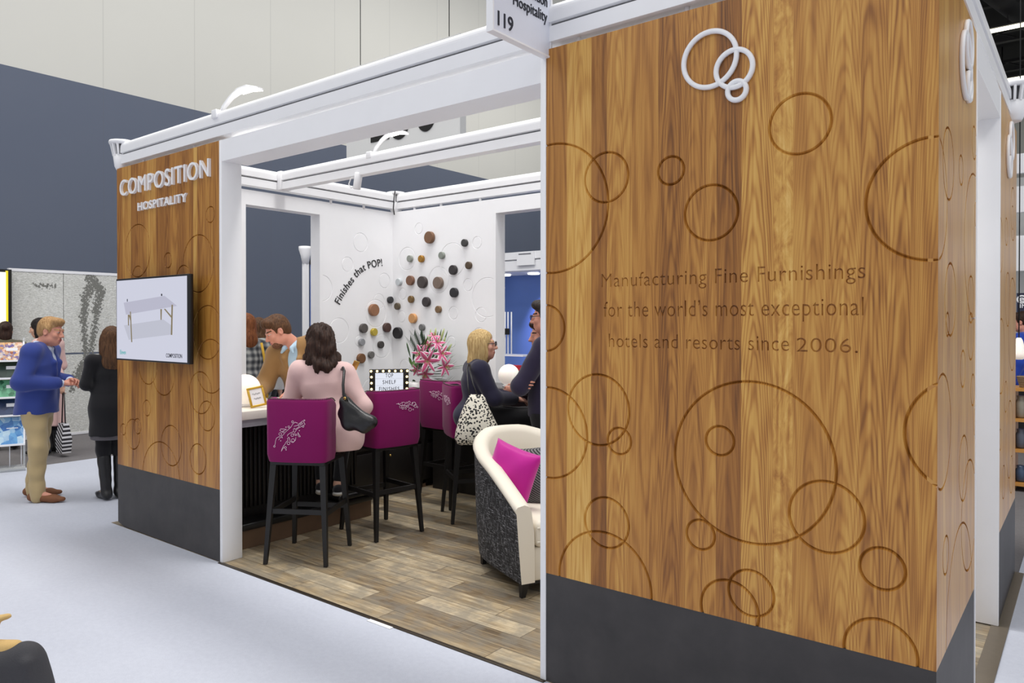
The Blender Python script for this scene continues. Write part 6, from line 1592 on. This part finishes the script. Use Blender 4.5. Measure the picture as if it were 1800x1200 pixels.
a, b = P(876, 622, Y=10), P(932, 620, Y=10); obj('shelf', MB().box(a.x, b.x, 9.8, 10.2, a.z-.02, a.z), M_letter, wr); obj('shelf_leg', MB().tube([(b.x-.05, 10, 0), (b.x-.05, 10, a.z)], .015, 8), M_beam, wr); obj('shelf_leg', MB().tube([(a.x+.05, 10, 0), (a.x+.05, 10, a.z)], .015, 8), M_beam, wr)
a, b = P(882, 577, Y=9.97), P(896, 588, Y=9.97); obj('black_tag', MB().box(a.x, b.x, 9.95, 9.97, b.z, a.z), M_black, wr)
q = P(884, 546, Y=10); obj('lamp_neck', MB().tube([P(886, 548, Y=10), P(883, 530, Y=10), P(886, 505, Y=10), P(883, 500, Y=10)], .018, 8), M_beam, wr)
a, b = P(874, 642, Y=9.4), P(898, 668, Y=9.4); rb = thing('red_box', 'red box on a table before the blue booth wall', 'box', ((a.x+b.x)/2, 9.5, b.z)); obj('carton', MB().box(a.x, b.x, 9.4, 9.7, b.z, a.z, .01), mat('red_card', (206, 40, 44), .5), rb)
tb = thing('side_table', 'plain white table carrying the red box', 'table', ((a.x+b.x)/2, 9.5, 0)); obj('tabletop', MB().box(a.x-.4, b.x+.6, 9.2, 9.9, b.z-.03, b.z-.001), M_white, tb)
for sx in (a.x-.35, b.x+.55): obj('leg', MB().tube([(sx, 9.3, 0), (sx, 9.3, b.z-.03)], .02, 8), M_beam, tb)
nb = thing('framed_booth_wall', 'white post with slotted cap and a blue framed panel beyond the left doorway', 'booth panel', tuple(P(538, 780, D=9.5)))
q = P(537, 440, D=9.5); q0 = Vector((q.x, q.y, 0)); nb.location = q0; ROOT[nb.name] = q0.copy()
obj('post', MB().box(q.x-.03, q.x+.03, q.y-.03, q.y+.03, 0, 2.46), M_white, nb)
obj('slotted_cap', MB().lathe([(.04, 2.40), (.06, 2.5), (.085, 2.58), (.085, 2.62), (.05, 2.625)], 18, Matrix.Translation((q.x, q.y, 0))), M_beam, nb)
e = (P(556, 440, D=9.9)-q); e.z = 0; e.normalize(); n2 = Vector((-e.y, e.x, 0))
def slab(m, s0, s1, z0, z1, th): m.hexa([q0+e*s+n2*t_+Vector((0, 0, z)) for z in (z0, z1) for s, t_ in ((s0, -th), (s1, -th), (s1, th), (s0, th))])
m = MB(); slab(m, .03, .07, .05, 2.44, .03); slab(m, .03, 1.2, 2.40, 2.46, .03); obj('dark_frame', m, M_black, nb); m = MB(); slab(m, .07, 1.2, .05, 2.40, .012); obj('blue_panel', m, mat('periwinkle_panel', (112, 138, 200), .4), nb)
obj('foot_beam', MB().box(q.x-.04, q.x+.04, q.y-.04, q.y+.04, 0, .02), M_beam, nb)

# ------------------------------------------------------------------ right background
M_strip = emit('strip_lamp', (255, 250, 224), 4.0)
for i, (y, x0, x1, z) in enumerate(((21.1, -2.1, 7, 8.5), (26.0, -2.6, 7, 8.6), (29.5, -2.6, 7, 8.6))):
    t_ = thing('strip_light', ['bright strip light hanging nearest under the black ceiling', 'second strip light hanging under the black ceiling', 'farthest strip light hanging under the black ceiling'][i], 'lamp', ((x0+x1)/2, y, z), 0, 'hall strip lights')
    obj('tube', MB().box(x0, x1, y-.05, y+.05, z, z+.06), M_strip, t_, label='glowing tube'); obj('reflector', MB().box(x0, x1, y-.12, y+.12, z+.06, z+.10), M_duct, t_)
    obj('hanger', MB().tube([(x0+.5, y, z+.1), (x0+.5, y, 9.6)], .02, 6), M_duct, t_); obj('hanger', MB().tube([(x1-.5, y, z+.1), (x1-.5, y, 9.6)], .02, 6), M_duct, t_)
wb = thing('white_booth', 'white-fronted booth with lit soffit far down the side aisle', 'booth', (1.2, 14.4, 0))
for z0, z1 in ((3.35, 3.75), (2.45, 2.95), (3.95, 4.25)): obj('fascia', MB().box(-1.3, 4, 14, 14.1, z0, z1), M_white, wb)
obj('rear_wall', MB().box(-1.3, 4, 16.0, 16.1, 0, 4.2), M_paleg, wb); obj('soffit', MB().box(-1.3, 4, 14.1, 16, 2.95, 3.0), M_white, wb)
for k in range(3): obj('downlight', MB().lathe([(.12, 0), (.12, .02)], 16, Matrix.Translation((-.75+.5*k, 14.8, 2.93))), emit('downlight_white', (255, 252, 246), 5.0), wb)
obj('post', MB().box(-1.3, -1.2, 14, 14.1, 0, 4.25), M_white, wb); obj('post', MB().box(3.9, 4.0, 14, 14.1, 0, 4.25), M_white, wb)
a, b = P(1787, 515, Y=12.6), P(1816, 552, Y=12.6); ns = thing('navy_sign', 'navy sign board with a white round e mark above the side aisle shelf', 'sign', ((a.x+b.x)/2, 12.6, b.z))
obj('sign_board', MB().box(a.x, b.x, 12.6, 12.63, b.z, a.z), mat('navy_board', (36, 40, 66), .5), ns)
q = P(1796, 526, Y=12.59); m = MB(); flat_ring(m, (q.x, 12.598, q.z), .05, .02, .004, (1, 0, 0), (0, -1, 0), 24); m.add(text_bm('e', .085, .06, .004, wall_fn((q.x-.03, 12.596, q.z-.03), (1, 0, 0)), bold=.02), None, 0, False); obj('round_mark', m, M_letter, ns)
m = MB(); q = P(1788, 541, Y=12.59); m.add(text_bm('INDUS', .055, .26, .004, wall_fn((q.x+.03, 12.596, q.z), (1, 0, 0)), bold=.01), None, 0, False); obj('sign_text', m, M_letter, ns)
obj('sign_post', MB().tube([((a.x+b.x)/2, 12.64, 0), ((a.x+b.x)/2, 12.64, a.z)], .02, 8), M_duct, ns)
YR = 8.9; xr = P(1778, 700, Y=YR).x
ds = thing('display_shelf', 'wooden shelving of dark jars and wares down the side aisle', 'shelf', (xr+.6, YR+.2, 0))
M_orange = mat('honey_wood', (196, 138, 66), .5, .15, 12)
for z in (.05, .38, .68, .98): obj('shelf_board', MB().box(xr, xr+1.2, YR, YR+.4, z, z+.03), M_orange, ds)
for x in (xr, xr+1.17): obj('side_panel', MB().box(x, x+.03, YR+.01, YR+.4, 0, .98), M_orange, ds)
wares = [((66, 84, 110), 'blue'), ((60, 58, 60), 'black'), ((150, 144, 130), 'stone'), ((90, 96, 108), 'slate')]
for iz, z in enumerate((.08, .41, .71)):
    for k in range(5):
        x = xr+.07+.115*k; col, nm = wares[(iz*3+k) % 4]; h_ = .16+.03*((k+iz) % 3)
        o = obj('jar', MB().lathe([(.03, 0), (.045, .02), (.048, h_*.7), (.03, h_*.85), (.034, h_), (.02, h_)], 14, Matrix.Translation((x, YR+.10, z+.001))), mat('glaze_'+nm, col, .3), label=f'{nm} jar, {["first", "second", "third", "fourth", "fifth"][k]} from the oak panel on the {["bottom", "middle", "upper"][iz]} shelf', cat='jar', group='jars on the side aisle shelf')
bk = thing('basket', 'woven basket standing on top of the honey wood shelf', 'basket', (xr+.13, YR+.15, 1.011))
m = MB(); [m.tube([(xr+.13+(.07+.004*k)*math.cos(a), YR+.15+(.07+.004*k)*math.sin(a), 1.018+.016*k) for a in [2*PI*j/20 for j in range(20)]], .009, 6, closed=True) for k in range(7)]
m.lathe([(.066, 1.011), (.09, 1.11)], 20, Matrix.Translation((xr+.13, YR+.15, 0)), cap=False); obj('woven_body', m, mat('wicker', (140, 116, 88), .8, .3, 60), bk)
q = P(1791, 620, Y=9.6); pdt = thing('pendant_lamp', 'cream glass pendant lamp glowing beside the far oak side panel', 'lamp', tuple(q))
obj('shade', MB().lathe([(.02, .16), (.035, .13), (.05, .06), (.075, .0), (.07, -.05), (.03, -.07)], 20, Matrix.Translation(q)), M_globe, pdt); obj('cord', MB().tube([q+Vector((0, 0, .16)), (q.x, q.y, 9.6)], .006, 6), M_black, pdt)
simple_person('man in blue shirt standing far down the side aisle', P(1800, 700, D=9.6), theta(1790)+70, 1.78, SK_C, HB_dark, 'shirt', fabric('bright_blue_shirt', (38, 70, 170), .8), 'trousers', M_blackf)

# ------------------------------------------------------------------ dark bag with tan cloth, nearest corner of the aisle
q0 = P(0, 1235, D=2.75); q0.z = 0
bgx = thing('tote_bag', 'dark grey tote with tan cloth on top standing nearest on the white carpet', 'bag', tuple(q0))
ex = _R.copy(); ey = Vector((-ex.y, ex.x, 0))
q = Solid()
A = lambda x, y, z: q0+ex*x+ey*y+Vector((0, 0, z))
for x in (-.13, -.03, .07): q.cap(A(x*1.25, 0, .09), A(x, 0, .40), .085, .065, .05)
q.cap(A(.14, 0, .09), A(.105, 0, .43), .080, .045, .04); q.cap(A(.19, -.02, .07), A(.12, 0, .40), .06, .04, .04); q.cap(A(.14, -.05, .1), A(.13, -.05, .42), .018, k=.02)
q.plane(A(0, 0, .002), (0, 0, -1))
obj('bag_body', q.mesh('bag_body', .007, folds(.006, 22, 18)), mat('charcoal_canvas', (62, 62, 66), .85, .12, 200, .2), bgx)
M_tan = fabric('tan_linen', (206, 172, 112), .85, .2, 150, .15)
q = Solid(); q.cap(A(-.22, .0, .455), A(.055, .0, .46), .034, .030, .02, ((0, 0, 1), 1.2)); q.cap(A(-.22, -.03, .415), A(.07, -.03, .42), .034, .028, .02, ((0, 0, 1), 1.2)); q.cap(A(-.24, .02, .50), A(-.05, .03, .525), .036, .026, .03, ((0, 0, 1), 1.3)); q.cap(A(-.14, .02, .525), A(.01, .03, .56), .026, .014, .03, ((0, 0, 1), 1.5))
obj('tan_cloth', q.mesh('tan_cloth', .006, folds(.004, 20, 60)), M_tan, bgx, label='rolled tan cloth')
q = Solid(); q.cap(A(-.14, -.09, .40), A(-.02, -.13, .30), .012, k=.02); q.cap(A(-.02, -.13, .30), A(.04, -.13, .16), .012, k=.02); obj('handle', q.mesh('handle', .006), M_tan, bgx)
